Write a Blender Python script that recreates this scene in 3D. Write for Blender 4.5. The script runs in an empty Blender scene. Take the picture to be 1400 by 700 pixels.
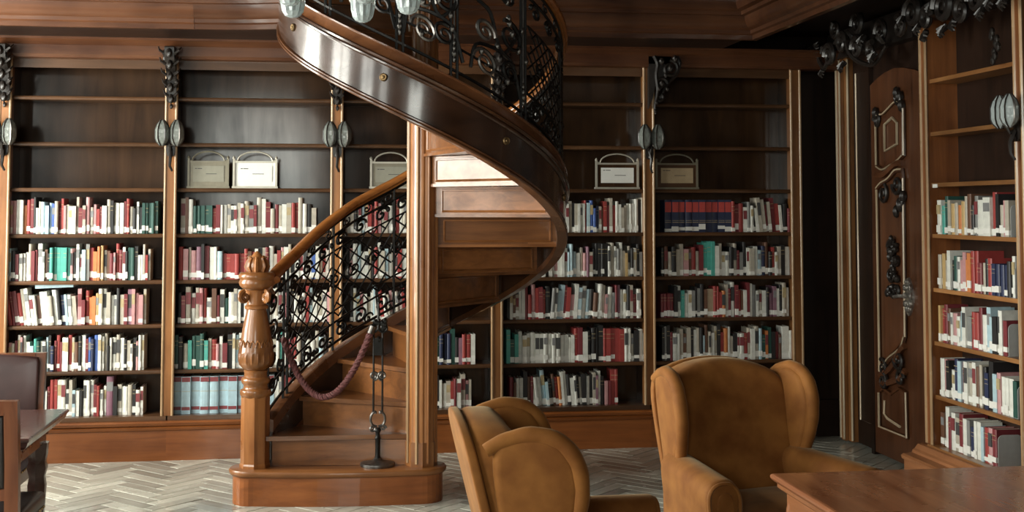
import bpy, math, random
from mathutils import Vector, Matrix
C = bpy.context.scene
COL = C.collection
PI = math.pi
R = math.radians

# ---------------------------------------------------------------- camera
cam = bpy.data.cameras.new('camera'); cam_o = bpy.data.objects.new('camera', cam); COL.objects.link(cam_o)
CAM_LOC = (0.0, 0.0, 1.7); CAM_YAW = 8.0; CAM_PITCH = 3.2
cam_o.location = CAM_LOC
cam_o.rotation_euler = (R(90 + CAM_PITCH), 0, R(-CAM_YAW))
cam.sensor_width = 36.0; cam.lens = 1700 / 1400 * 36.0; cam.shift_y = -160 / 1400
cam.clip_end = 100
C.camera = cam_o

# ---------------------------------------------------------------- sky, exposure
w = bpy.data.worlds.new('daylight'); C.world = w; w.use_nodes = True
w.node_tree.nodes['Background'].inputs[0].default_value = (0.75, 0.88, 1.0, 1)
w.node_tree.nodes['Background'].inputs[1].default_value = 1.0
C.view_settings.view_transform = 'Standard'; C.view_settings.look = 'None'
C.view_settings.gamma = 1.0; C.view_settings.use_curve_mapping = False
C.view_settings.exposure = 1.0

# ---------------------------------------------------------------- daylight at the windows
WIN_Y = [1.0, 3.2, 5.4, 7.5]
WIN_W = 1.3; WIN_Z0 = 0.75; WIN_Z1 = 3.6; X_LEFT = -3.45
WIN_POWER = [60, 75, 110, 190]
def area(name, loc, rot, sx, sy, power, col):
    l = bpy.data.lights.new(name, 'AREA'); l.shape = 'RECTANGLE'; l.size = sx; l.size_y = sy
    l.energy = power; l.color = col
    o = bpy.data.objects.new(name, l); COL.objects.link(o); o.location = loc; o.rotation_euler = rot
    return o
for i, y in enumerate(WIN_Y):
    area('window_daylight', (X_LEFT - 0.12, y, (WIN_Z0 + WIN_Z1) / 2), (R(90), 0, R(-90)), WIN_W, WIN_Z1 - WIN_Z0, WIN_POWER[i], (1.0, 0.99, 0.88))
FRONT_WIN = (-1.25, 0.8)      # a tall window in the wall behind the camera
area('window_daylight', (FRONT_WIN[0], -3.12, 2.45), (R(90), 0, 0), 1.7, 1.9, 56, (0.98, 1.0, 0.88))

# ---------------------------------------------------------------- mesh helpers
class G:
    def __init__(s): s.v = []; s.f = []; s.m = []; s.mi = 0
    def add(s, vs, fs):
        b = len(s.v); s.v += [tuple(p) for p in vs]
        for f in fs: s.f.append(tuple(b + i for i in f)); s.m.append(s.mi)
        return s
    def box(s, x0, x1, y0, y1, z0, z1):
        vs = [(x, y, z) for z in (z0, z1) for y in (y0, y1) for x in (x0, x1)]
        return s.add(vs, [(0, 2, 3, 1), (4, 5, 7, 6), (0, 1, 5, 4), (2, 6, 7, 3), (0, 4, 6, 2), (1, 3, 7, 5)])
    def rings(s, rings, closed_u=True, closed_v=False, cap=True):
        n = len(rings[0]); k = len(rings); vs = [p for r in rings for p in r]; fs = []
        for i in range(k if closed_v else k - 1):
            a = i * n; b = ((i + 1) % k) * n
            for j in range(n if closed_u else n - 1):
                j2 = (j + 1) % n
                fs.append((a + j, a + j2, b + j2, b + j))
        if cap and closed_u and not closed_v:
            fs.append(tuple(reversed(range(n)))); fs.append(tuple((k - 1) * n + j for j in range(n)))
        return s.add(vs, fs)
    def tube(s, pts, r, n=6, closed=False, up=None):
        pts = [Vector(p) for p in pts]; k = len(pts)
        if k < 2: return s
        rad = r if callable(r) else (lambda t: r)
        nrm = None; rings = []
        for i, p in enumerate(pts):
            if closed: t = pts[(i + 1) % k] - pts[i - 1]
            else: t = pts[min(i + 1, k - 1)] - pts[max(i - 1, 0)]
            if t.length < 1e-9: t = Vector((0, 0, 1))
            t.normalize()
            if nrm is None:
                a = Vector((0, 0, 1)) if abs(t.z) < .9 else Vector((1, 0, 0))
                nrm = t.cross(a).normalized()
            else:
                nrm = (nrm - t * nrm.dot(t))
                if nrm.length < 1e-6: nrm = t.orthogonal()
                nrm.normalize()
            b = t.cross(nrm); rr = rad(i / (k - 1))
            rings.append([p + (nrm * math.cos(2 * PI * j / n) + b * math.sin(2 * PI * j / n)) * rr for j in range(n)])
        return s.rings(rings, True, closed, not closed)
    def lathe(s, prof, c=(0, 0, 0), n=20, star=None, cap=True):
        rings = []
        for (r, z) in prof:
            ring = []
            for j in range(n):
                a = 2 * PI * j / n; q = r * (star(j, z) if star else 1)
                ring.append((c[0] + q * math.cos(a), c[1] + q * math.sin(a), c[2] + z))
            rings.append(ring)
        return s.rings(rings, True, False, cap)
    def prism(s, poly, d0, d1, fn):
        n = len(poly)
        vs = [fn(u, v, d0) for u, v in poly] + [fn(u, v, d1) for u, v in poly]
        fs = [tuple(reversed(range(n))), tuple(range(n, 2 * n))] + [(i, (i + 1) % n, n + (i + 1) % n, n + i) for i in range(n)]
        return s.add(vs, fs)
    def pillow(s, poly, d0, d1, r, fn, n=4, dome=(0, 0)):
        m = len(poly); area2 = sum(poly[i][0] * poly[(i + 1) % m][1] - poly[(i + 1) % m][0] * poly[i][1] for i in range(m))
        if area2 < 0: poly = poly[::-1]
        nr = []
        for i in range(m):
            a = Vector(poly[i - 1]); b = Vector(poly[i]); c = Vector(poly[(i + 1) % m])
            e1 = (b - a).normalized(); e2 = (c - b).normalized()
            q = Vector((-(e1.y + e2.y), e1.x + e2.x))
            if q.length < 1e-6: q = Vector((-e1.y, e1.x))
            q.normalize(); q = q / max(.6, q.dot(Vector((-e1.y, e1.x)))); nr.append(q)
        lay = []
        for k in range(n + 1):
            a = k / n * PI / 2; lay.append((d0 + r * (1 - math.sin(a)), r * (1 - math.cos(a))))
        lay = [(d0 + r * (1 - math.cos(k / n * PI / 2)), r * (1 - math.sin(k / n * PI / 2))) for k in range(n + 1)]
        lay += [(d1 - r * (1 - math.cos(k / n * PI / 2)), r * (1 - math.sin(k / n * PI / 2))) for k in range(n, -1, -1)]
        rings = [[fn(poly[i][0] + nr[i].x * ins, poly[i][1] + nr[i].y * ins, d) for i in range(m)] for d, ins in lay]
        cx = sum(p[0] for p in poly) / m; cy_ = sum(p[1] for p in poly) / m
        for end, dm in ((0, dome[0]), (1, dome[1])):
            d, ins = lay[0] if end == 0 else lay[-1]
            ext = []
            for q in (.72, .36):
                ext.append([fn(cx + (poly[i][0] + nr[i].x * ins - cx) * q, cy_ + (poly[i][1] + nr[i].y * ins - cy_) * q, d + dm * (1 - q * q) * (-1 if end == 0 else 1)) for i in range(m)])
            rings = (ext[::-1] + rings) if end == 0 else (rings + ext)
        return s.rings(rings, True, False, True)
    def ball(s, c, rx, ry=None, rz=None, n=8, k=5):
        ry = ry or rx; rz = rz or rx; rings = []
        for i in range(k + 1):
            a = -PI / 2 + PI * i / k; cr = max(math.cos(a), .02)
            rings.append([(c[0] + rx * cr * math.cos(2 * PI * j / n), c[1] + ry * cr * math.sin(2 * PI * j / n), c[2] + rz * math.sin(a)) for j in range(n)])
        return s.rings(rings)
    def mat(s, i): s.mi = i; return s

def crom(pts, n=6, closed=False):
    out = []; k = len(pts); P = [Vector(p) for p in pts]
    for i in range(k if closed else k - 1):
        if closed: p0, p1, p2, p3 = P[i - 1], P[i], P[(i + 1) % k], P[(i + 2) % k]
        else: p0, p1, p2, p3 = P[max(i - 1, 0)], P[i], P[i + 1], P[min(i + 2, k - 1)]
        for j in range(n):
            t = j / n
            out.append(tuple(.5 * ((2 * p1) + (p2 - p0) * t + (2 * p0 - 5 * p1 + 4 * p2 - p3) * t * t + (3 * p1 - p0 - 3 * p2 + p3) * t ** 3)))
    if not closed: out.append(tuple(P[-1]))
    return out
def spiral(cx, cy_, r, turns, a0, d=1, n=22, r1=.12):
    return [(cx + r * (1 - (1 - r1) * i / n) * math.cos(a0 + d * 2 * PI * turns * i / n), cy_ + r * (1 - (1 - r1) * i / n) * math.sin(a0 + d * 2 * PI * turns * i / n)) for i in range(n + 1)]

def world_of(o):
    p = Vector((0, 0, 0))
    while o is not None: p += Vector(o.location); o = o.parent
    return p
def obj(name, g, mats, parent=None, smooth=False, local=False, angle=None):
    """link the builder as ONE mesh object; vertices given in world space unless local"""
    me = bpy.data.meshes.new(name)
    if parent is not None and not local:
        o0 = world_of(parent); vs = [(v[0] - o0.x, v[1] - o0.y, v[2] - o0.z) for v in g.v]
    else: vs = g.v
    me.from_pydata(vs, [], g.f)
    if not isinstance(mats, (list, tuple)): mats = [mats]
    for m in mats: me.materials.append(m)
    me.polygons.foreach_set('material_index', [min(i, len(mats) - 1) for i in g.m])
    me.polygons.foreach_set('use_smooth', [bool(smooth)] * len(g.f))
    me.update()
    import bmesh
    bm = bmesh.new(); bm.from_mesh(me); bmesh.ops.recalc_face_normals(bm, faces=bm.faces)
    if smooth:
        lim = R(angle or 45)
        for e in bm.edges:
            if len(e.link_faces) == 2 and e.calc_face_angle(0) > lim: e.smooth = False
    bm.to_mesh(me); bm.free()
    o = bpy.data.objects.new(name, me); COL.objects.link(o)
    if parent is not None: o.parent = parent
    return o
def thing(name, label, cat, loc=(0, 0, 0), rz=0, group=None):
    o = bpy.data.objects.new(name, None); COL.objects.link(o); o.empty_display_size = .1
    o.location = loc; o.rotation_euler = (0, 0, rz); o['label'] = label; o['category'] = cat
    if group: o['group'] = group
    return o
def tag(o, label, cat, group=None, kind=None):
    o['label'] = label; o['category'] = cat
    if group: o['group'] = group
    if kind: o['kind'] = kind
    return o
def struct(name, g, m, smooth=False):
    o = obj(name, g, m, None, smooth); o['kind'] = 'structure'; return o

# ---------------------------------------------------------------- materials
def nd(t, ty, **kw):
    n = t.nodes.new(ty)
    for k, v in kw.items(): setattr(n, k, v)
    return n
def base_mat(name, rough=.5, spec=.5, metal=0):
    m = bpy.data.materials.new(name); m.use_nodes = True; t = m.node_tree; b = t.nodes['Principled BSDF']
    b.inputs['Roughness'].default_value = rough; b.inputs['Metallic'].default_value = metal
    b.inputs['Specular IOR Level'].default_value = spec
    return m, t, b
def wood(name, dark, light, axis='z', rough=.38, scale=1.0, coat=0.0, bump=.04, vary=.25, streak=9, spec=.35, blotch=.42):
    m, t, b = base_mat(name, rough, spec)
    tc = nd(t, 'ShaderNodeTexCoord'); oi = nd(t, 'ShaderNodeObjectInfo')
    ad = nd(t, 'ShaderNodeVectorMath', operation='ADD'); sc = nd(t, 'ShaderNodeVectorMath', operation='SCALE')
    cb = nd(t, 'ShaderNodeCombineXYZ')
    for i in range(3): t.links.new(oi.outputs['Random'], cb.inputs[i])
    t.links.new(cb.outputs[0], sc.inputs[0]); sc.inputs['Scale'].default_value = 13.0
    t.links.new(tc.outputs['Object'], ad.inputs[0]); t.links.new(sc.outputs[0], ad.inputs[1])
    mp = nd(t, 'ShaderNodeMapping'); t.links.new(ad.outputs[0], mp.inputs['Vector'])
    s = {'x': (1.2, streak * 2, streak * 2), 'y': (streak * 2, 1.2, streak * 2), 'z': (streak * 2, streak * 2, 1.2)}[axis]
    mp.inputs['Scale'].default_value = tuple(q * scale for q in s)
    n1 = nd(t, 'ShaderNodeTexNoise'); n1.inputs['Scale'].default_value = 1.0; n1.inputs['Detail'].default_value = 6; n1.inputs['Roughness'].default_value = .62
    n1.inputs['Distortion'].default_value = .6
    t.links.new(mp.outputs[0], n1.inputs['Vector'])
    n2 = nd(t, 'ShaderNodeTexNoise'); n2.inputs['Scale'].default_value = 3.2 * scale; n2.inputs['Detail'].default_value = 4
    t.links.new(ad.outputs[0], n2.inputs['Vector'])
    mx = nd(t, 'ShaderNodeMix'); mx.inputs['Factor'].default_value = blotch
    t.links.new(n1.outputs['Fac'], mx.inputs['A']); t.links.new(n2.outputs['Fac'], mx.inputs['B'])
    cr = nd(t, 'ShaderNodeValToRGB'); t.links.new(mx.outputs['Result'], cr.inputs[0])
    cr.color_ramp.elements[0].position = .32; cr.color_ramp.elements[0].color = (*dark, 1)
    cr.color_ramp.elements[1].position = .7; cr.color_ramp.elements[1].color = (*light, 1)
    hv = nd(t, 'ShaderNodeHueSaturation'); t.links.new(cr.outputs[0], hv.inputs['Color'])
    mr = nd(t, 'ShaderNodeMapRange'); t.links.new(oi.outputs['Random'], mr.inputs[0])
    mr.inputs['To Min'].default_value = 1 - vary; mr.inputs['To Max'].default_value = 1 + vary
    t.links.new(mr.outputs[0], hv.inputs['Value']); t.links.new(hv.outputs[0], b.inputs['Base Color'])
    rr = nd(t, 'ShaderNodeMapRange'); t.links.new(n2.outputs['Fac'], rr.inputs[0])
    rr.inputs['To Min'].default_value = rough - .1; rr.inputs['To Max'].default_value = rough + .12
    t.links.new(rr.outputs[0], b.inputs['Roughness'])
    bp = nd(t, 'ShaderNodeBump'); bp.inputs['Strength'].default_value = bump * 3; bp.inputs['Distance'].default_value = .004
    t.links.new(n1.outputs['Fac'], bp.inputs['Height']); t.links.new(bp.outputs[0], b.inputs['Normal'])
    if coat:
        b.inputs['Coat Roughness'].default_value = .12
        cw = nd(t, 'ShaderNodeMapRange'); t.links.new(mx.outputs['Result'], cw.inputs[0])
        cw.inputs['From Min'].default_value = .33; cw.inputs['From Max'].default_value = .67
        cw.inputs['To Min'].default_value = coat * .45; cw.inputs['To Max'].default_value = min(1.0, coat * 1.5)
        if bump > .01: t.links.new(cw.outputs[0], b.inputs['Coat Weight'])
        else: b.inputs['Coat Weight'].default_value = coat
    return m
def plain(name, col, rough=.5, metal=0, spec=.5, noise=.15, nscale=30, bump=0):
    m, t, b = base_mat(name, rough, spec, metal)
    tc = nd(t, 'ShaderNodeTexCoord'); n = nd(t, 'ShaderNodeTexNoise'); n.inputs['Scale'].default_value = nscale; n.inputs['Detail'].default_value = 4
    t.links.new(tc.outputs['Object'], n.inputs['Vector'])
    cr = nd(t, 'ShaderNodeValToRGB'); t.links.new(n.outputs['Fac'], cr.inputs[0])
    cr.color_ramp.elements[0].position = .3; cr.color_ramp.elements[1].position = .7
    cr.color_ramp.elements[0].color = (*[c * (1 - noise) for c in col], 1); cr.color_ramp.elements[1].color = (*[min(1, c * (1 + noise)) for c in col], 1)
    t.links.new(cr.outputs[0], b.inputs['Base Color'])
    if bump:
        bp = nd(t, 'ShaderNodeBump'); bp.inputs['Strength'].default_value = bump; bp.inputs['Distance'].default_value = .003
        t.links.new(n.outputs['Fac'], bp.inputs['Height']); t.links.new(bp.outputs[0], b.inputs['Normal'])
    return m
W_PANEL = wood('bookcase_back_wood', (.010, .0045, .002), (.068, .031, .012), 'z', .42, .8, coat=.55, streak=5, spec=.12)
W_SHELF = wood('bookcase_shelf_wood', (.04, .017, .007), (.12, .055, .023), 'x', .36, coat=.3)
W_POST = wood('bookcase_post_wood', (.12, .042, .012), (.32, .135, .042), 'z', .34, coat=.3)
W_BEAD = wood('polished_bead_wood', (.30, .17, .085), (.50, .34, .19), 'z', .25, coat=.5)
W_PLINTH = wood('plinth_wood', (.12, .032, .007), (.30, .095, .022), 'x', .36, coat=.3)
W_CORN = wood('cornice_wood', (.032, .010, .0045), (.115, .043, .017), 'x', .34, coat=.35)
W_STAIR = wood('stair_wood', (.10, .034, .009), (.30, .115, .034), 'x', .34, coat=.3)
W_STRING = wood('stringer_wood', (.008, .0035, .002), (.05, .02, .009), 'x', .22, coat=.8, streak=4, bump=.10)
W_STRCAP = wood('stringer_cap_wood', (.045, .015, .006), (.15, .058, .021), 'x', .28, coat=.6)
W_COLUMN = wood('column_wood', (.13, .042, .011), (.36, .15, .048), 'z', .3, coat=.4)
W_RAIL = wood('handrail_wood', (.17, .05, .011), (.40, .15, .038), 'x', .28, coat=.4)
W_DARK = wood('dark_door_wood', (.008, .004, .0025), (.03, .013, .007), 'z', .42)
W_DOOR = wood('door_wood', (.035, .012, .005), (.13, .048, .02), 'z', .36, coat=.25)
W_HILITE = wood('edge_highlight_wood', (.32, .24, .15), (.56, .45, .31), 'z', .3, coat=.3)  # pale tone painting the highlights that catch along the mouldings
W_CARVE = plain('carved_ebonised_wood', (.016, .012, .010), .36, spec=.6, noise=.35, nscale=40)
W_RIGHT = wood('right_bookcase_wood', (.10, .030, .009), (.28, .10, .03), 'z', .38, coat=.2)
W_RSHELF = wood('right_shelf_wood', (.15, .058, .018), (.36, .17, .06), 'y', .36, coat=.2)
W_TABLE = wood('table_top_wood', (.19, .062, .025), (.40, .165, .075), 'y', .27, coat=.5, streak=7, blotch=.12, bump=.008)
W_TABLE_EDGE = wood('table_edge_wood', (.24, .08, .028), (.46, .19, .075), 'y', .35, coat=.2)
W_TABLE_D = wood('dark_table_wood', (.05, .02, .016), (.13, .055, .045), 'x', .25, coat=.6)
W_CHAIR = wood('chair_frame_wood', (.08, .022, .008), (.22, .07, .024), 'z', .33, coat=.4)
W_FLOOR = wood('parquet_wood', (.26, .25, .205), (.53, .53, .46), 'x', .24, 1.0, coat=.5, vary=.38)
W_SUB = plain('parquet_joint', (.06, .048, .035), .6)
IRON = plain('wrought_iron', (.022, .021, .02), .36, metal=.75, noise=.3)
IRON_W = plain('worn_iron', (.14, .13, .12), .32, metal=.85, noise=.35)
PLASTER = plain('wall_plaster', (.05, .03, .02), .8)
BRONZE = plain('aged_bronze', (.20, .13, .06), .42, metal=.8)
BRASS = plain('brass', (.45, .33, .16), .3, metal=1.0)
PAPER = plain('card_paper', (.74, .74, .70), .6, noise=.03)
PAPER_D = plain('aged_card', (.24, .23, .18), .6, noise=.06)
PAPER_Y = plain('tan_card', (.44, .33, .20), .6, noise=.06)
FRAME_D = plain('dull_cream_metal', (.20, .18, .13), .4, metal=.2, noise=.1)
FRAME = plain('cream_metal', (.46, .43, .36), .35, metal=.3, noise=.08)
INK = plain('ink', (.05, .05, .05), .7)
ROPE = plain('rope', (.115, .036, .034), .8, noise=.4, nscale=60)
GREY_METAL = plain('grey_steel', (.52, .53, .51), .45, metal=.2, noise=.05)
LEATHER = plain('brown_leather', (.055, .027, .025), .33, noise=.25, nscale=8)
PURPLE = plain('blue_cushion', (.05, .04, .09), .6, noise=.3, nscale=25)
BLACKL = plain('black_leather', (.02, .015, .014), .38, noise=.3)
SILVER = plain('silvered_metal', (.45, .43, .40), .3, metal=.9, noise=.25)
def velvet():
    m, t, b = base_mat('ochre_velvet', .75, .25)
    tc = nd(t, 'ShaderNodeTexCoord'); n = nd(t, 'ShaderNodeTexNoise'); n.inputs['Scale'].default_value = 9; n.inputs['Detail'].default_value = 6
    t.links.new(tc.outputs['Object'], n.inputs['Vector'])
    cr = nd(t, 'ShaderNodeValToRGB'); t.links.new(n.outputs['Fac'], cr.inputs[0])
    cr.color_ramp.elements[0].position = .3; cr.color_ramp.elements[0].color = (.165, .054, .009, 1)
    cr.color_ramp.elements[1].position = .72; cr.color_ramp.elements[1].color = (.29, .115, .024, 1)
    t.links.new(cr.outputs[0], b.inputs['Base Color'])
    b.inputs['Sheen Weight'].default_value = .18; b.inputs['Sheen Roughness'].default_value = .4; b.inputs['Sheen Tint'].default_value = (1, .85, .55, 1)
    n2 = nd(t, 'ShaderNodeTexNoise'); n2.inputs['Scale'].default_value = 260
    t.links.new(tc.outputs['Object'], n2.inputs['Vector'])
    bp = nd(t, 'ShaderNodeBump'); bp.inputs['Strength'].default_value = .12; bp.inputs['Distance'].default_value = .002
    t.links.new(n2.outputs['Fac'], bp.inputs['Height']); t.links.new(bp.outputs[0], b.inputs['Normal'])
    return m
VELVET = velvet()
def glassy():
    m, t, b = base_mat('cut_glass', .18, .6)
    b.inputs['Base Color'].default_value = (.72, .80, .80, 1); b.inputs['Transmission Weight'].default_value = .55
    tc = nd(t, 'ShaderNodeTexCoord'); n = nd(t, 'ShaderNodeTexVoronoi'); n.inputs['Scale'].default_value = 38
    t.links.new(tc.outputs['Object'], n.inputs['Vector'])
    bp = nd(t, 'ShaderNodeBump'); bp.inputs['Strength'].default_value = .6; bp.inputs['Distance'].default_value = .006
    t.links.new(n.outputs['Distance'], bp.inputs['Height']); t.links.new(bp.outputs[0], b.inputs['Normal'])
    return m
GLASS = glassy()
SMOKED = GLASS.copy(); SMOKED.name = 'smoked_glass'
SMOKED.node_tree.nodes['Principled BSDF'].inputs['Base Color'].default_value = (.24, .26, .24, 1)
SMOKED.node_tree.nodes['Principled BSDF'].inputs['Transmission Weight'].default_value = .3

# ================================================================ SETTING
XR = 3.75; YB = 9.12; YF = -3.0; ZC = 5.6
# floor: sub floor with herringbone blocks
fl = struct('floor', G().box(X_LEFT - .2, XR + .2, YF - .2, YB + .2, -.12, -.012), W_SUB)
BL, BW = .36, .09
def block_mesh():
    g = G(); e = .0025; t = 0.0
    a, b2, c, d = e, BL - e, e, BW - e
    g.add([(a, c, -.012), (b2, c, -.012), (b2, d, -.012), (a, d, -.012), (a, c, -.0015), (b2, c, -.0015), (b2, d, -.0015), (a, d, -.0015),
           (a + .002, c + .002, 0), (b2 - .002, c + .002, 0), (b2 - .002, d - .002, 0), (a + .002, d - .002, 0)],
          [(0, 1, 5, 4), (1, 2, 6, 5), (2, 3, 7, 6), (3, 0, 4, 7), (4, 5, 9, 8), (5, 6, 10, 9), (6, 7, 11, 10), (7, 4, 8, 11), (8, 9, 10, 11)])
    return g
rng = random.Random(5)
blocks = []
n_ = int(BL / BW)
ca, sa = math.cos(R(45)), math.sin(R(45))
for i in range(-160, 160):
    for m_ in range(-30, 30):
        for kind in (0, 1):
            if kind == 0: u, v, a = i * BW + 2 * BL * m_, i * BW, 0.0
            else: u, v, a = i * BW + BL + 2 * BL * m_ + BW, i * BW - BL + BW, 90.0
            x = u * ca - v * sa; y = u * sa + v * ca + 3.0
            cu, cv = (u + BL / 2, v + BW / 2) if kind == 0 else (u - BW / 2, v + BL / 2)
            mx_ = cu * ca - cv * sa; my_ = cu * sa + cv * ca + 3.0
            if X_LEFT - .1 < mx_ < XR + .1 and YF < my_ < YB + .1:
                blocks.append((x, y, a + 45, mx_, my_))
def block_score(b):
    mx_, my_ = b[3], b[4]
    if my_ < 6.5 or my_ > 8.75 or mx_ < -2.4 or mx_ > 3.6: return 99
    if -.6 < mx_ < .62 and my_ < 8.75: return 60 + my_
    if mx_ > 2.4: return 20 + my_
    return my_ if my_ > 6.9 else 15 + my_
blocks.sort(key=block_score)
bm0 = block_mesh(); pm = None
for k, (x, y, a, _, _) in enumerate(blocks[:300]):
    if pm is None:
        o = obj('parquet_block', bm0, W_FLOOR, fl, local=True); pm = o.data
    else:
        o = bpy.data.objects.new('parquet_block', pm); COL.objects.link(o); o.parent = fl
    o.location = (x, y, rng.uniform(-.0006, .0006)); o.rotation_euler = (rng.uniform(-.004, .004), rng.uniform(-.004, .004), R(a))
g = G()
for (x, y, a, _, _) in blocks[300:]:
    c_, s_ = math.cos(R(a)), math.sin(R(a)); dz = rng.uniform(-.0006, .0006)
    g.add([(x + p[0] * c_ - p[1] * s_, y + p[0] * s_ + p[1] * c_, p[2] + dz) for p in bm0.v], bm0.f)
o = obj('parquet_field', g, W_FLOOR, fl, local=True); o['kind'] = 'stuff'

struct('wall_back', G().box(X_LEFT - .2, XR + .2, YB, YB + .2, 0, ZC), W_DARK)
struct('wall_right', G().box(XR + .03, XR + .2, YF, YB, 0, ZC), W_DARK)
struct('wall_front', G().box(X_LEFT - .2, FRONT_WIN[0] - .85, YF - .2, YF, 0, ZC).box(FRONT_WIN[0] + .85, XR + .2, YF - .2, YF, 0, ZC)
       .box(FRONT_WIN[0] - .85, FRONT_WIN[0] + .85, YF - .2, YF, 0, 1.5).box(FRONT_WIN[0] - .85, FRONT_WIN[0] + .85, YF - .2, YF, 3.4, ZC), PLASTER)
g = G(); prev = YF
for y in WIN_Y:
    g.box(X_LEFT - .2, X_LEFT, prev, y - WIN_W / 2, 0, ZC)
    g.box(X_LEFT - .2, X_LEFT, y - WIN_W / 2, y + WIN_W / 2, 0, WIN_Z0); g.box(X_LEFT - .2, X_LEFT, y - WIN_W / 2, y + WIN_W / 2, WIN_Z1, ZC)
    prev = y + WIN_W / 2
g.box(X_LEFT - .2, X_LEFT, prev, YB, 0, ZC)
struct('wall_left', g, PLASTER)
for i, y in enumerate(WIN_Y):
    g = G()
    for dy in (-WIN_W / 2 + .03, 0, WIN_W / 2 - .03): g.box(X_LEFT - .08, X_LEFT, y + dy - .03, y + dy + .03, WIN_Z0, WIN_Z1)
    for z in (WIN_Z0 + .03, 2.0, 3.1, WIN_Z1 - .03): g.box(X_LEFT - .08, X_LEFT, y - WIN_W / 2, y + WIN_W / 2, z - .03, z + .03)
    struct('window_%d' % (i + 1), g, W_DARK)
struct('ceiling', G().box(X_LEFT - .2, XR + .2, YF - .2, YB + .2, ZC, ZC + .1), W_DARK)

# gallery floor above the bookcases, with the landing at the head of the stair
CX0, CY0 = .502, 7.395
ZS = 2.86
land = [(-.9, 8.0), (-.6, 7.98), (-.4, 7.93), (-.2, 7.86), (.36, 7.80), (.44, 8.0)]
GX = 2.763
g = G().box(X_LEFT, GX, 8.0, YB, ZS, ZS + .2).box(GX, XR + .03, 8.0, YB, ZS + .16, ZS + .24).box(GX + .02, XR + .03, YF, 8.0, ZS + .16, ZS + .24)
g.prism(land, ZS, ZS + .2, lambda u, v, d: (u, v, d))
gal = struct('ceiling_gallery', g, W_DARK)
CORN = [(-.03, -.03), (.012, -.03), (.012, .0), (.03, .008), (.034, .03), (.055, .04), (.075, .062), (.088, .095), (.092, .115), (.125, .118), (.13, .14), (.165, .15), (.18, .185), (.18, .215), (.215, .222), (.23, .27), (.23, .36), (-.03, .36)]
def cornice(name, path, m):
    rings = []
    k = len(path)
    for i, (x, y) in enumerate(path):
        a = Vector(path[max(i - 1, 0)]); b = Vector(path[min(i + 1, k - 1)]); c = Vector((x, y))
        d1 = (c - a).normalized() if i > 0 else (b - c).normalized(); d2 = (b - c).normalized() if i < k - 1 else d1
        n1 = Vector((d1.y, -d1.x)); n2 = Vector((d2.y, -d2.x)); q = (n1 + n2).normalized(); q = q / max(.3, q.dot(n1))
        rings.append([(x + q.x * o_, y + q.y * o_, ZS + z) for o_, z in CORN])
    return struct(name, G().rings(rings), m, True)
cornice('trim_1', [(X_LEFT, 8.0), (-.90, 8.0)], W_CORN)
cornice('trim_2', [(-.897, 8.0), (-.75, 7.995), (-.6, 7.98), (-.5, 7.96), (-.4, 7.93), (-.3, 7.895), (-.2, 7.86)], W_CORN)
cornice('trim_3', [(.44, 8.0), (GX, 8.0), (GX, YF)], W_CORN)
# entablature under the soffit
def entab(name, path, m):
    prof = [(0, -.14), (.02, -.135), (.025, -.12), (.03, -.115), (.03, -.05), (.045, -.045), (.06, -.02), (.075, -.015), (.075, 0), (-.1, 0), (-.1, -.14)]
    rings = []
    for (x, y, nx, ny) in path: rings.append([(x + nx * o_, y + ny * o_, ZS + z) for o_, z in prof])
    return struct(name, G().rings(rings), m, True)
entab('trim_4', [(X_LEFT, 8.75, 0, -1), (XR, 8.75, 0, -1)], W_CORN)

# ================================================================ BACK BOOKCASES
SHELF_Z = [2.467, 2.152, 1.84, 1.527, 1.21, .91, .60]
FLOOR_SHELF = .297
DIV = [-3.32, -2.225, -1.132, -.003, 1.126, 2.233, 3.344]
YP = 8.76; YS = 8.80; YBK = 9.06
def pilaster(x, par):
    g = G().box(x - .034, x + .034, YP + .006, YS + .06, FLOOR_SHELF, 2.74)
    obj('pilaster', g, W_POST, par)
    for sx in (-1, 1):
        h = G(); xx = x + sx * .034
        h.rings([[(xx + .010 * math.cos(a), YP + .008 - .009 * math.sin(a), z) for a in [PI * q / 6 for q in range(7)]] for z in (FLOOR_SHELF, 2.74)])
        obj('pilaster_bead', h, W_BEAD, par, True)
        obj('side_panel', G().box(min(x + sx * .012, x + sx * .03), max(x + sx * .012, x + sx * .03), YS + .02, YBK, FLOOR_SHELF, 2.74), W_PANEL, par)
def corbel(x, par, lean=0.0, sc=1.0):
    """carved acanthus corbel at the head of a pilaster"""
    z1 = 2.80; g = G()
    side = crom([(0, 2.42), (.03, 2.46), (.035, 2.53), (.05, 2.60), (.10, 2.66), (.15, 2.71), (.165, 2.77), (.15, 2.80), (0, 2.80)], 3)
    g.prism([(u, v) for u, v in side], -.032, .032, lambda u, v, d: (x + d, YP + .012 - u, v))
    for sx in (-1, 1):
        f = lambda u, v, s=sx: (x + s * .036, YP - u, v)
        g.tube([f(*p) for p in spiral(.09, 2.725, .055, 1.6, PI * .1, 1)], .011, 5)
        g.tube([f(*p) for p in spiral(.035, 2.56, .032, 1.4, -.6, -1)], .009, 5)
        for q in range(5):
            z = 2.46 + q * .07
            g.tube([(x + sx * .012, YP - .02 - q * .028, z), (x + sx * (.04 + .006 * q), YP - .035 - q * .03, z + .03), (x + sx * (.052 + .006 * q), YP - .015 - q * .025, z + .055)], lambda t: .013 * (1 - t * .6), 5)
    for q in range(5): g.ball((x, YP - .03 - q * .033, 2.45 + q * .075), .022, .02, .035, 6, 4)
    g.ball((x, YP - .01, 2.40), .012, .012, .02, 6, 4)
    obj('carved_corbel', g, W_CARVE, par, True)
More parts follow.
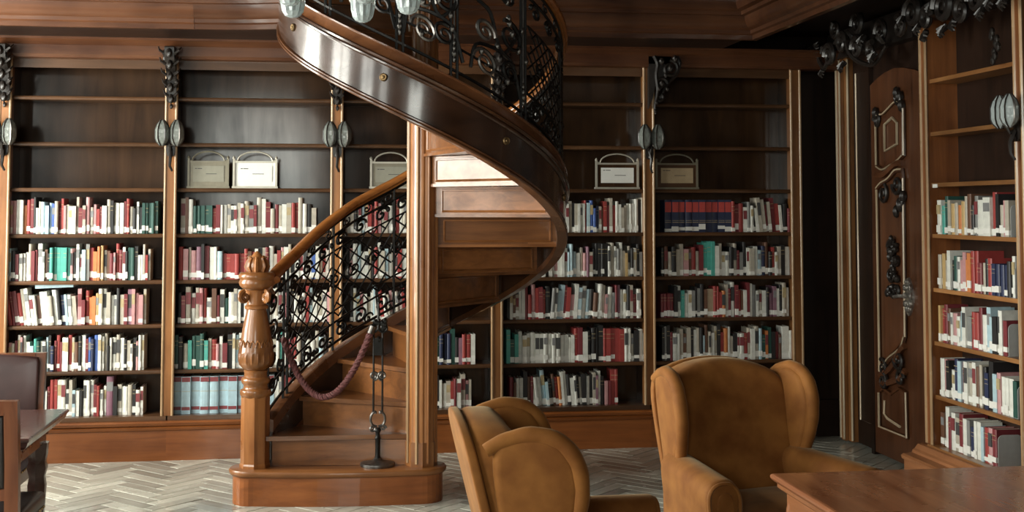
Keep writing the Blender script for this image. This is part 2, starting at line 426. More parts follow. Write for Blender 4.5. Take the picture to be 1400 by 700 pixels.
def scroll_corbel(x, par):
    """wide openwork scroll carving leaning off to the right of a pilaster"""
    f = lambda u, v, d=0: (x + .02 + u, YP - .05 - d, v)
    pieces = [spiral(.125, 2.71, .065, 1.7, PI * .5, -1), spiral(.06, 2.60, .045, 1.5, 0, 1), spiral(.045, 2.50, .03, 1.4, 1, -1),
              crom([(.005, 2.80), (.03, 2.74), (.02, 2.66), (.03, 2.55), (.01, 2.44), (.015, 2.38)], 5),
              crom([(.18, 2.80), (.20, 2.75), (.17, 2.66), (.11, 2.60), (.07, 2.52)], 5)]
    for k, p in enumerate(pieces):
        obj('carved_scroll', G().tube([f(u, v, .02 * math.sin(3 * k)) for u, v in p], lambda t: .016 * (1 - .45 * t), 6), W_CARVE, par, True)
    g = G()
    for (u, v, s) in [(.125, 2.71, .02), (.06, 2.6, .018), (.16, 2.78, .022), (.09, 2.66, .016), (.01, 2.40, .012), (.02, 2.46, .013), (.04, 2.56, .013), (.10, 2.56, .014), (.06, 2.76, .022)]:
        g.ball(f(u, v, .02), s, s, s * 1.3, 6, 4)
    obj('carved_leaf', g, W_CARVE, par, True)
    obj('bracket_core', G().prism([(0, 2.42), (.03, 2.5), (.05, 2.6), (.15, 2.7), (.17, 2.80), (0, 2.80)], .01, .05, lambda u, v, d: (x - .01 + u, YP - .05 + d + .0, v)), W_CARVE, par)
CASE_LABEL = ['', 'leftmost tall back bookcase, its lower shelves packed, behind the reading table', 'tall back bookcase behind the newel post, two card holders on its third shelf',
              'back bookcase standing directly behind the spiral stair column', 'dark back bookcase just right of the spiral stair with one white card holder',
              'rightmost back bookcase behind the front-facing armchair, navy and red volumes inside']
cases = {}
for i in range(0, 6):
    xl, xr = DIV[i], DIV[i + 1]; xm = (xl + xr) / 2
    lab = CASE_LABEL[i] or 'back bookcase cut off by the left edge of the view'
    b = thing('bookcase', lab, 'bookcase', (xm, 8.9, 0), 0, 'bookcases along the back wall'); cases[i] = b
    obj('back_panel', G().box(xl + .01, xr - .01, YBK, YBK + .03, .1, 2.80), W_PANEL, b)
    for z in SHELF_Z:
        g = G(); rings = []
        for xx in (xl + .031, xr - .031):
            rings.append([(xx, YS + .004, z - .026), (xx, YS, z - .021), (xx, YS - .002, z - .012), (xx, YS + .001, z - .003), (xx, YS + .005, z), (xx, YBK, z), (xx, YBK, z - .026)])
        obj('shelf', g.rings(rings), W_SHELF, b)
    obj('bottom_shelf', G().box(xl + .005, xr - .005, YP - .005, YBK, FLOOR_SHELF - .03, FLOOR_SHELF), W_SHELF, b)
    rings = []
    prof = [(8.745, 0), (8.745, .20), (8.735, .205), (8.728, .222), (8.738, .232), (8.722, .238), (8.715, .255), (8.722, .266), (8.80, .267), (8.80, 0)]
    obj('plinth', G().rings([[(xx, y, z) for y, z in prof] for xx in (xl, xr)]), W_PLINTH, b)
    pilaster(xl, b) if i > 0 else None
    if i == 5: pilaster(xr, b)
    obj('head_board', G().box(xl + .03, xr - .03, YS + .0, YS + .02, 2.66, 2.74), W_SHELF, b)
    if i in (1, 2, 3): corbel(xl, b)
    if i in (4,): corbel(xl, b)
    if i == 5: scroll_corbel(xl, b)

# side panel between the last back bookcase and the corner
struct('trim_5', G().box(3.39, XR + .03, 9.02, YB, .27, 2.74).box(3.39, XR + .03, 8.98, YB, 0, .27), W_DARK)

# ================================================================ RIGHT WALL: panelling and carved door
def onwall(y, z, d=0): return (XR - d, y, z)
g = G()
for (ya, yb, d) in [(8.84, 8.78, .05), (8.765, 8.70, .085), (8.69, 8.63, .06)]: g.box(XR - d, XR + .03, yb, ya, .02, 2.80)
struct('trim_6', g, W_POST)
for (y, d) in [(8.775, .085), (8.705, .09), (8.625, .062)]:
    g = G(); g.tube([(XR - d, y, .03), (XR - d, y, 2.79)], .009, 6)
    struct('trim_7' if y > 8.7 else 'trim_8', g, W_HILITE, True)
struct('trim_9', G().box(XR - .02, XR + .03, 8.30, 8.62, .02, 2.80), W_DARK)
struct('trim_10', G().tube([(XR - .022, 8.57, .19), (XR - .022, 8.37, .19), (XR - .022, 8.37, 2.68), (XR - .022, 8.57, 2.68)], .007, 4, True), W_HILITE, True)
door = bpy.data.objects.new('door_1', None); COL.objects.link(door); door.location = (XR, 7.9, 0); door['kind'] = 'structure'
door['label'] = 'carved wooden door with scrolled panels between the right bookcase and the corner'
arch = [(7.46, .02), (8.285, .02), (8.285, 2.565), (8.18, 2.60), (8.05, 2.63), (7.9, 2.645), (7.75, 2.63), (7.6, 2.60), (7.46, 2.56)]
obj('door_leaf', G().prism(arch, 0, .05, lambda u, v, d: (XR + .01 - d, u, v)), W_DOOR, door)
obj('door_frame', G().box(XR - .05, XR + .03, 8.285, 8.33, 0, 2.80).prism([(8.285, 2.565), (8.18, 2.60), (8.05, 2.63), (7.9, 2.645), (7.75, 2.63), (7.6, 2.60), (7.46, 2.56), (7.46, 2.82), (8.285, 2.82)], 0, .045, lambda u, v, d: (XR + .03 - d, u, v)), W_DARK, door)
def mould(name, pts, r, m, closed=True, d=.05, n=5):
    obj(name, G().tube([onwall(y, z, d) for y, z in pts], r, n, closed), m, door, True)
up = [(8.17, 2.0), (8.17, 2.29), (8.14, 2.35), (8.05, 2.35), (7.95, 2.385), (7.85, 2.42), (7.76, 2.41), (7.745, 2.36), (7.75, 2.05), (7.85, 2.015), (7.95, 1.99), (8.08, 1.965)]
mid = [(8.17, .585), (8.17, 1.83), (8.10, 1.87), (7.98, 1.90), (7.88, 1.95), (7.77, 1.955), (7.765, 1.9), (7.775, .86), (7.82, .79), (7.92, .73), (8.03, .68), (8.10, .62)]
low = [(8.19, .205), (8.19, .44), (8.12, .475), (8.0, .455), (7.88, .51), (7.78, .50), (7.775, .205)]
for nm, pts in (('upper_panel', up), ('middle_panel', mid), ('lower_panel', low)):
    cyy = sum(p[0] for p in pts) / len(pts); czz = sum(p[1] for p in pts) / len(pts)
    obj(nm, G().pillow([(cyy + (p[0] - cyy) * .86, czz + (p[1] - czz) * .94) for p in pts], 0, .014, .008, lambda u, v, d: (XR - .038 - d, u, v), 2), W_DOOR, door, True)
    mould('panel_moulding', pts, .014, W_DOOR)
    k = len(pts)
    # highlights on the straight moulding runs, painted as pale strips
    for a in range(k):
        p, q = pts[a], pts[(a + 1) % k]
        if abs(p[1] - q[1]) > .15: mould('edge_highlight', [(p[0] - .012, p[1]), (q[0] - .012, q[1])], .0075, W_HILITE, False, .062)
mould('panel_moulding', [(8.02, 2.09), (8.02, 2.27), (7.90, 2.31), (7.83, 2.27), (7.83, 2.13)], .010, W_HILITE, True, .06)
mould('panel_moulding', [(8.09, .40), (8.10, .31), (8.05, .285), (7.86, .262)], .009, W_HILITE, False, .06)
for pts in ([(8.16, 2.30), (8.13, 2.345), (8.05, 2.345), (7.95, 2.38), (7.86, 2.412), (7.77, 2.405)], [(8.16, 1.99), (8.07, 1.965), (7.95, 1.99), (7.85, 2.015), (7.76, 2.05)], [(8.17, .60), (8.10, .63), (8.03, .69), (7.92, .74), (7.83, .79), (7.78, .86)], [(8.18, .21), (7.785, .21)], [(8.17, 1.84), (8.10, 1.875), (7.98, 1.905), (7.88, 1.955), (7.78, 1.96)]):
    mould('edge_highlight', crom(pts, 3), .006, W_HILITE, False, .063)  # painted highlights along the curved moulding runs
def door_scroll(y, z, r, turns, a0, d, th=.014):
    obj('carved_scroll', G().tube([onwall(u, v, .065) for u, v in spiral(y, z, r, turns, a0, d)], lambda t: th * (1 - .4 * t), 6), W_DOOR if th < .014 else W_CARVE, door, True)
for args in [(8.13, 2.31, .055, 1.5, 0, 1), (7.79, 2.43, .05, 1.5, 1, -1), (8.05, 1.80, .07, 1.5, 2, 1), (7.84, 1.86, .07, 1.5, 0, -1), (7.80, 1.74, .05, 1.4, 2, 1),
             (7.93, 1.44, .06, 1.4, 0, 1), (7.86, 1.36, .05, 1.4, 1, -1), (7.95, 1.26, .065, 1.5, 2, 1), (7.87, 1.16, .05, 1.4, 0, -1),
             (8.1, .62, .06, 1.4, 1, 1), (7.86, .70, .07, 1.5, 0, -1), (8.1, .53, .06, 1.4, 2, 1), (7.84, .58, .06, 1.4, 3, -1)]:
    door_scroll(*args)
g = G()
for k in range(26):
    g.ball(onwall(7.9 + rng.uniform(-.07, .08), rng.uniform(1.1, 1.5), .065 + rng.uniform(0, .02)), rng.uniform(.012, .026), rng.uniform(.012, .03), rng.uniform(.015, .035), 6, 4)
for (yy, zz) in [(8.13, 2.30), (8.16, 2.36), (7.78, 2.44), (7.83, 2.47), (7.76, 2.38), (7.80, 1.72), (7.86, 1.68), (7.76, 1.78)]:
    g.ball(onwall(yy, zz, .06), .028, .035, .045, 6, 4)
obj('carved_cluster', g, W_CARVE, door, True)['kind'] = 'stuff'
# swept waves between panels
for pts in ([(8.17, 1.93), (8.06, 1.93), (7.95, 1.97), (7.86, 2.0), (7.76, 2.0)], [(8.17, .56), (8.05, .60), (7.95, .66), (7.85, .76), (7.78, .80)], [(8.18, .50), (8.06, .52), (7.95, .55), (7.85, .58), (7.78, .64)]):
    mould('carved_band', crom(pts, 4), .022, W_DOOR, False, .055, 6)
g = G()
g.prism(crom([(7.69, 1.03), (7.66, 1.10), (7.68, 1.2), (7.72, 1.25), (7.76, 1.2), (7.78, 1.10), (7.75, 1.03), (7.72, 1.0)], 3, True), 0, .015, lambda u, v, d: (XR - .04 - d, u, v))
for k in range(10):
    a = 2 * PI * k / 10; g.ball(onwall(7.72 + .045 * math.cos(a), 1.13 + .09 * math.sin(a), .06), .014, .02, .026, 6, 4)
g.tube([onwall(7.72, 1.13, .05), onwall(7.72, 1.13, .10), onwall(7.74, 1.13, .115), onwall(7.80, 1.12, .115)], .012, 6)
obj('door_lock', g, SILVER, door, True)
# carved crest over the door: openwork scrolls standing proud of the frame
crest = []
def cs(y, z, r, turns, a0, d, th, dep=.16): crest.append(([(XR - dep - .08, u, v + .13) for u, v in spiral(y, z, r, turns, a0, d, 26)], th))
for a in [(9.0, 2.66, .085, 1.7, PI * .9, -1, .026, .22), (8.80, 2.70, .07, 1.2, .4, 1, .022, .18), (8.42, 2.66, .085, 1.7, 0, 1, .026, .2), (8.20, 2.72, .075, 1.6, PI, -1, .024, .2),
          (8.0, 2.66, .08, 1.6, 0, 1, .024, .18), (7.82, 2.62, .06, 1.5, 2, -1, .02, .16), (7.66, 2.72, .08, 1.6, 0, 1, .022, .16), (8.30, 2.83, .07, 1.5, 1, -1, .022, .2), (7.98, 2.82, .09, 1.6, 0, 1, .024, .18)]:
    cs(*a)
crest.append((crom([(XR - .2, 9.06, 2.72), (XR - .2, 8.93, 2.80), (XR - .18, 8.80, 2.78), (XR - .18, 8.68, 2.66), (XR - .2, 8.55, 2.62), (XR - .2, 8.42, 2.74), (XR - .2, 8.3, 2.8)], 5), .024))
crest.append((crom([(XR - .2, 8.2, 2.8), (XR - .2, 8.1, 2.66), (XR - .18, 7.95, 2.58), (XR - .16, 7.8, 2.56), (XR - .16, 7.62, 2.66)], 5), .022))
for pts, th in crest:
    if pts[0][2] > 2.6 and len(pts) > 27 or len(pts) in (31, 21): pts = [(p[0] - .06, p[1], p[2] + .10) for p in pts]
    obj('carved_scroll', G().tube(pts, lambda t, q=th: q * (1 - .45 * t), 7), W_CARVE, door, True)
def leaf_curl(g, c, n, L_, ang, ax):
    """a small acanthus leaf: ribs fanning from one foot; ax = unit vector along the wall"""
    for q in range(n):
        a = ang + (q - (n - 1) / 2) * .36; l = L_ * (1 - .12 * abs(q - (n - 1) / 2))
        d = Vector(ax) * math.cos(a) + Vector((0, 0, 1)) * math.sin(a); nrm = Vector((ax[1], -ax[0], 0))
        c0 = Vector(c); g.tube([c0, c0 + d * l * .4 + nrm * .02, c0 + d * l * .8 + nrm * .035, c0 + d * l + nrm * .02], lambda t: .019 * (1.05 - .75 * t), 5)
g = G()
for (yy, zz, an) in [(8.95, 2.78, 2.0), (8.72, 2.74, 1.0), (8.55, 2.70, 2.2), (8.36, 2.80, .5), (8.12, 2.76, 2.6), (7.92, 2.74, 4.6), (7.74, 2.60, 4.2), (7.62, 2.66, 1.6), (8.05, 2.90, 1.6), (8.25, 2.60, 4.4), (8.62, 2.60, 5.0)]:
    leaf_curl(g, (XR - .24, yy, zz + .12), 5, .075, an, (0, -1, 0))
g.box(XR - .10, XR + .03, 7.5, 8.9, 2.80, 3.0)
obj('carved_crest', g, W_CARVE, door, True)

# ================================================================ RIGHT BOOKCASE
XS = 3.60; XP = 3.57; XBK = 3.86
RSZ = [2.49, 2.166, 1.855, 1.545, 1.218, .896, .574]; RB = .275
RY = [7.215, 6.135, 5.05]
rb = thing('bookcase', 'tall reddish wooden bookcase on the right wall beside the carved door', 'bookcase', (3.7, 6.1, 0))
for k in range(2):
    y1, y0 = RY[k], RY[k + 1]
    obj('back_panel', G().box(XBK, XBK + .03, y0, y1, .1, 2.86), W_RIGHT, rb)
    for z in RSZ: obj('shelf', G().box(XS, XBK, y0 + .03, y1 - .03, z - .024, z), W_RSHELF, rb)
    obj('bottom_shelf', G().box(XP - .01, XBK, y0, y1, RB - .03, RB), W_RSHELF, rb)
for k, y in enumerate(RY):
    obj('pilaster', G().box(XP + .006, XBK, y - .035, y + .035, RB, 2.86), W_RIGHT, rb)
    for sy in (-1, 1):
        h = G(); h.tube([(XP + .006, y + sy * .034, RB), (XP + .006, y + sy * .034, 2.84)], .010, 6); obj('pilaster_bead', h, W_BEAD, rb, True)
prof = [(3.45, 0), (3.45, .17), (3.435, .175), (3.43, .195), (3.445, .205), (3.50, .21), (3.505, .225), (3.52, .235), (3.54, .26), (3.565, .264), (3.6, .264), (3.6, 0)]
obj('plinth', G().rings([[(x, y, z) for x, z in prof] for y in (5.0, 7.30)]), wood('right_plinth_wood', (.17, .062, .024), (.38, .16, .065), 'y', .4, coat=.2), rb)
rs = []
for a in [(7.10, 2.80, .10, 1.7, 0, 1, .03), (6.92, 2.74, .075, 1.6, PI, -1, .026), (6.72, 2.78, .11, 1.8, 0, 1, .03), (6.50, 2.72, .075, 1.6, 2, -1, .026), (6.34, 2.76, .09, 1.7, 0, 1, .028), (6.12, 2.80, .10, 1.7, PI, -1, .03), (7.28, 2.74, .07, 1.5, 1, 1, .024)]:
    y, z, r_, tn, a0, d, th = a
    obj('carved_scroll', G().tube([(XP - .11, u, v + .09) for u, v in spiral(y, z, r_, tn, a0, d, 26)], lambda t, q=th: q * (1 - .45 * t), 7), W_CARVE, rb, True)
g = G()
for (yy, zz, an) in [(7.22, 2.80, 4.4), (7.02, 2.72, 4.8), (6.84, 2.82, 4.2), (6.60, 2.68, 5.2), (6.42, 2.82, 4.0), (6.28, 2.70, 4.7), (6.18, 2.74, 4.6), (6.95, 2.66, 5.4), (6.70, 2.66, 4.2), (6.05, 2.72, 4.7)]:
    leaf_curl(g, (XP - .10, yy, zz + .09), 5, .075, an, (0, -1, 0))
for k in range(8): g.ball((XP - .04, 6.22 + rng.random() * .10, 2.66 - k * .022), .016, .022, .028, 6, 4)
g.box(XP - .06, XBK, 5.0, 7.3, 2.86, 3.0)
obj('carved_crest', g, W_CARVE, rb, True)
obj('shelf_label', G().box(XS - .003, XS, 7.10, 7.16, 1.826, 1.848), PAPER, rb)

# ================================================================ SPIRAL STAIR
st = thing('spiral_staircase', 'carved wooden spiral staircase with black wrought-iron railing winding round a column', 'staircase', (CX0, CY0, 0))
def zb(th): return 1.45 - .645 * th / 90.0
def capf(th): return .27 if th > 90 else (.27 + .08 * min(1, (90 - th) / 60.0))
def ro(th): return .85 + (.09 * ((th - 140) / 40.0) ** 2 if th > 140 else 0)
def P(th, r, z): return (CX0 + r * math.cos(R(th)), CY0 + r * math.sin(R(th)), z)
def sweep(name, prof, t0, t1, m, step=4, smooth=True):
    """prof: (dr, dh or ('c', dh)) closed outline; dh measured from the string's lower edge, 'c' from its cap"""
    n = max(2, int(abs(t1 - t0) / step)); rings = []
    for i in range(n + 1):
        th = t0 + (t1 - t0) * i / n; ring = []
        for dr, h in prof:
            hh = capf(th) + h[1] if isinstance(h, tuple) else h
            ring.append(P(th, ro(th) + dr, zb(th) + hh))
        rings.append(ring)
    return obj(name, G().rings(rings), m, st, smooth, angle=30)
c_ = lambda h: ('c', h)
T0, T1 = 175, -214
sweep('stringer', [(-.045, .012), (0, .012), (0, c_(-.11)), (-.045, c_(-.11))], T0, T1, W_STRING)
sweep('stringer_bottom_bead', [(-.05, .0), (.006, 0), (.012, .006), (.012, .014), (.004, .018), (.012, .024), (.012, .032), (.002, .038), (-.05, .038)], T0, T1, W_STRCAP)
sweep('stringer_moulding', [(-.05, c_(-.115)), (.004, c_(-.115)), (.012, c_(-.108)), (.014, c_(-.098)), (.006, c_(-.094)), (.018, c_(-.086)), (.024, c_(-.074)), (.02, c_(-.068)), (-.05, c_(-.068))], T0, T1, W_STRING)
sweep('stringer_cap', [(-.055, c_(-.07)), (.018, c_(-.07)), (.010, c_(-.055)), (.004, c_(-.012)), (.012, c_(-.008)), (.012, c_(0)), (-.02, c_(.006)), (-.055, c_(0))], T0, T1, W_STRCAP)
for th, hh in [(-152, .17), (-108, .17), (-62, .17), (-20, .17)]:
    c0 = Vector(P(th, .851, zb(th) + hh)); nrm = Vector((math.cos(R(th)), math.sin(R(th)), 0)); tg = Vector((-nrm.y, nrm.x, 0)); up_ = Vector((0, 0, 1))
    g = G(); rings = []
    for rr, dd in [(.022, 0), (.022, .006), (.018, .010), (.016, .008), (.010, .008), (.007, .014), (.001, .016)]:
        rings.append([c0 + nrm * dd + (tg * math.cos(2 * PI * j / 14) + up_ * math.sin(2 * PI * j / 14)) * rr for j in range(14)])
    obj('stringer_button', g.rings(rings), BRONZE, st, True)
def tread_z(k): return .2 + .178 * k + (min(.055, .014 * (k - 2)) if k > 2 else 0)
def rth(k): return 174 - 25.0 * (k - 1)
for k in range(1, 17):
    a0, a1 = rth(k) + 4, rth(k + 1) - 1; zt = tread_z(k); n = 7
    rings = []
    for (dz, ex) in [(-.032, 0), (-.032, 0), (-.004, 0), (0, 0)]: pass
    for i in range(n + 1):
        a = a0 + (a1 - a0) * i / n; ri, rr = .07, (ro(a) - .03)
        rings.append([P(a, ri, zt - .026), P(a, rr, zt - .026), P(a, rr, zt - .006), P(a, rr, zt), P(a, ri, zt), P(a, ri, zt - .015)])
    obj('tread', G().rings(rings), W_STAIR, st)
    # riser, with a framed panel let into its back
    zr0 = tread_z(k - 1) + (.002 if k == 1 else -.026); zr1 = zt - .03
    ar = R(rth(k)); d = Vector((math.cos(ar), math.sin(ar), 0)); nn = Vector((d.y, -d.x, 0))   # nn points up the flight
    o3 = Vector((CX0, CY0, 0)); rmax = ro(rth(k)) - .045
    def rp(r_, off, z): return o3 + d * r_ + nn * off + Vector((0, 0, z))
    g = G(); vs = [rp(r_, f, z) for z in (zr0, zr1) for f in (-.011, .011) for r_ in (.075, rmax)]
    g.add(vs, [(0, 2, 3, 1), (4, 5, 7, 6), (0, 1, 5, 4), (2, 6, 7, 3), (0, 4, 6, 2), (1, 3, 7, 5)])
    ris = obj('riser', g, W_STAIR, st)
    g = G(); a, b2, z0, z1 = .13, rmax - .04, zr0 + .03, zr1 - .02
    for (p, q) in [((a, z0), (b2, z0)), ((b2, z0), (b2, z1)), ((b2, z1), (a, z1)), ((a, z1), (a, z0))]:
        g.tube([rp(p[0], .012, p[1]), rp(q[0], .012, q[1])], .007, 5)
    if k > 4: obj('riser_panel_moulding', g, W_STAIR, ris, True)
    if k > 1:
        g = G(); vs = [rp(r_, f, z) for z in (zr0 - .004, zr0 + .012) for f in (-.02, .022) for r_ in (.075, rmax)]
        g.add(vs, [(0, 2, 3, 1), (4, 5, 7, 6), (0, 1, 5, 4), (2, 6, 7, 3), (0, 4, 6, 2), (1, 3, 7, 5)])
        obj('riser_foot_moulding', g, W_STAIR, ris)
# central column: reeded
flut = lambda j, z: 1.0 + .035 * (1 if (j % 3) == 0 else (-.6 if (j % 3) == 1 else .4))
g = G(); g.lathe([(.094, .20), (.094, .34)], (CX0, CY0, 0), 8); obj('column_base', g, W_COLUMN, st)
g = G(); g.lathe([(.086, .34), (.086, 2.98)], (CX0, CY0, 0), 48, flut); obj('column', g, W_COLUMN, st, True, angle=12)
for a in range(8):
    th = a * 45 + 22.5
    obj('column_bead', G().tube([P(th, .088, .22), P(th, .088, 2.96)], .010, 6), W_BEAD if 150 < th < 260 else W_COLUMN, st, True)  # left-hand beads get paler wood: window light painted into their colour
# base step: rounded both ends
def capsule(r, n=14):
    NX, NY = -.462, 7.47; out = []
    for i in range(n + 1):
        a = PI / 2 + PI * i / n; out.append((NX + r * math.cos(a), NY + r * math.sin(a)))
    for i in range(1, 8):
        t = i / 8; out.append((NX + (CX0 - NX) * t, (NY - r) + (CY0 - NY) * t - .035 * math.sin(PI * t)))
    for i in range(n + 1):
        a = -PI / 2 + PI * i / n; out.append((CX0 + r * math.cos(a), CY0 + r * math.sin(a)))
    for i in range(1, 8):
        t = i / 8; out.append((CX0 + (NX - CX0) * t, (CY0 + r) + (NY - CY0) * t + .12 * math.sin(PI * t)))
    return out
fz = lambda u, v, d: (u, v, d)
obj('base_step', G().prism(capsule(.125), 0, .165, fz), W_PLINTH, st)
g = G(); rings = []
for rr, z in [(.125, .160), (.137, .164), (.146, .175), (.148, .188), (.142, .198), (.132, .20)]: rings.append([(u, v, z) for u, v in capsule(rr)])
obj('base_step_nosing', g.rings(rings), W_STAIR, st, True)
# newel post
NW = (-.462, 7.47, 0)
g = G(); g.lathe([(.088, .20), (.088, .215), (.083, .225), (.083, .60), (.085, .62)], NW, 8); obj('newel_base', g, W_COLUMN, st)
g = G(); g.lathe([(.075, .60), (.088, .615), (.092, .63), (.088, .645), (.074, .65), (.07, .66), (.07, .675), (.080, .685), (.085, .70), (.08, .715), (.068, .72), (.066, .74), (.07, .755), (.06, .765)], NW, 24); obj('newel_ring', g, W_COLUMN, st, True, angle=50)
gad = lambda j, z: 1.0 + (.045 if j % 2 == 0 else -.045) * max(0, min(1, (.925 - z) / .05)) * (1 if z > .77 else 0)
g = G(); g.lathe([(.056, .755), (.076, .772), (.092, .79), (.0985, .815), (.099, .84), (.096, .87), (.0925, .90), (.089, .93), (.08, 1.0), (.067, 1.06), (.058, 1.10), (.056, 1.115)], NW, 36, gad); obj('newel_vase', g, W_COLUMN, st, True, angle=60)
for k in range(18):
    a = 2 * PI * k / 18
    pts = [(NW[0] + q * math.cos(a + da), NW[1] + q * math.sin(a + da), z) for q, da, z in [(.094, -.16, .895), (.0925, -.11, .92), (.09, 0, .932), (.0925, .11, .92), (.094, .16, .895)]]
    obj('newel_leaf', G().tube(pts, .0055, 5), W_COLUMN, st, True)
g = G(); g.lathe([(.055, 1.11), (.068, 1.115), (.07, 1.13), (.055, 1.14), (.056, 1.20), (.062, 1.22), (.055, 1.23)], NW, 20); obj('newel_neck', g, W_COLUMN, st, True, angle=50)
for k in range(4):
    a = PI / 4 + k * PI / 2 - .1; u = Vector((math.cos(a), math.sin(a), 0))
    pts = [Vector(NW) + u * (.075 + x) + Vector((0, 0, z)) for x, z in spiral(.012, 1.185, .036, 1.5, PI / 2, -1, 18)]
    obj('newel_volute', G().tube(pts, lambda t: .014 * (1 - .3 * t), 6), W_COLUMN, st, True)
g = G(); g.lathe([(.06, 1.225), (.085, 1.235), (.10, 1.25), (.104, 1.268), (.098, 1.285), (.104, 1.295), (.107, 1.31), (.095, 1.325), (.06, 1.33)], NW, 28); obj('newel_cap', g, W_COLUMN, st, True, angle=50)
g = G(); g.lathe([(.06, 1.325), (.05, 1.335), (.058, 1.35), (.058, 1.37), (.048, 1.395), (.034, 1.42), (.02, 1.437), (.004, 1.45)], NW, 16)
for k in range(8):
    a = 2 * PI * k / 8; u = Vector((math.cos(a), math.sin(a), 0)); B = Vector(NW)
    g.tube([B + u * .05 + Vector((0, 0, 1.335)), B + u * .064 + Vector((0, 0, 1.36)), B + u * .054 + Vector((0, 0, 1.39)), B + u * .044 + Vector((0, 0, 1.408)), B + u * .054 + Vector((0, 0, 1.42))], lambda t: .014 * (1 - .5 * t), 5)
obj('newel_finial', g, W_COLUMN, st, True)
# handrail
def railh(th): return 1.13 + (.05 if th < 60 else .05 * max(0, (100 - th) / 40.0) if th < 100 else 0) - (.055 * max(0, min(1, (th - 118) / 35.0)))
def rail_pt(th, dr=0, dz=0): return P(th, ro(th) - .02 + dr, zb(th) + railh(th) + dz)
ths = [178 - i * 4 for i in range(0, 98)]
sec = [(-.034, -.012), (-.036, .006), (-.026, .024), (0, .032), (.026, .024), (.036, .006), (.034, -.012), (.022, -.022), (.02, -.034), (-.02, -.034), (-.022, -.022)]
rings = [[rail_pt(t, a, b2 + .0) for a, b2 in sec] for t in ths]
st_pts = [(NW[0] + .09, NW[1] + .0, 1.285)]
obj('handrail', G().rings(rings), W_RAIL, st, True)
a_end = rail_pt(178)
obj('handrail_easing', G().tube([(NW[0] + .06, NW[1] - .0, 1.283), (NW[0] + .10, NW[1] + .01, 1.283), (a_end[0], a_end[1] - .0, a_end[2] - .006), rail_pt(172, 0, -.006)], .036, 10), W_RAIL, st, True)
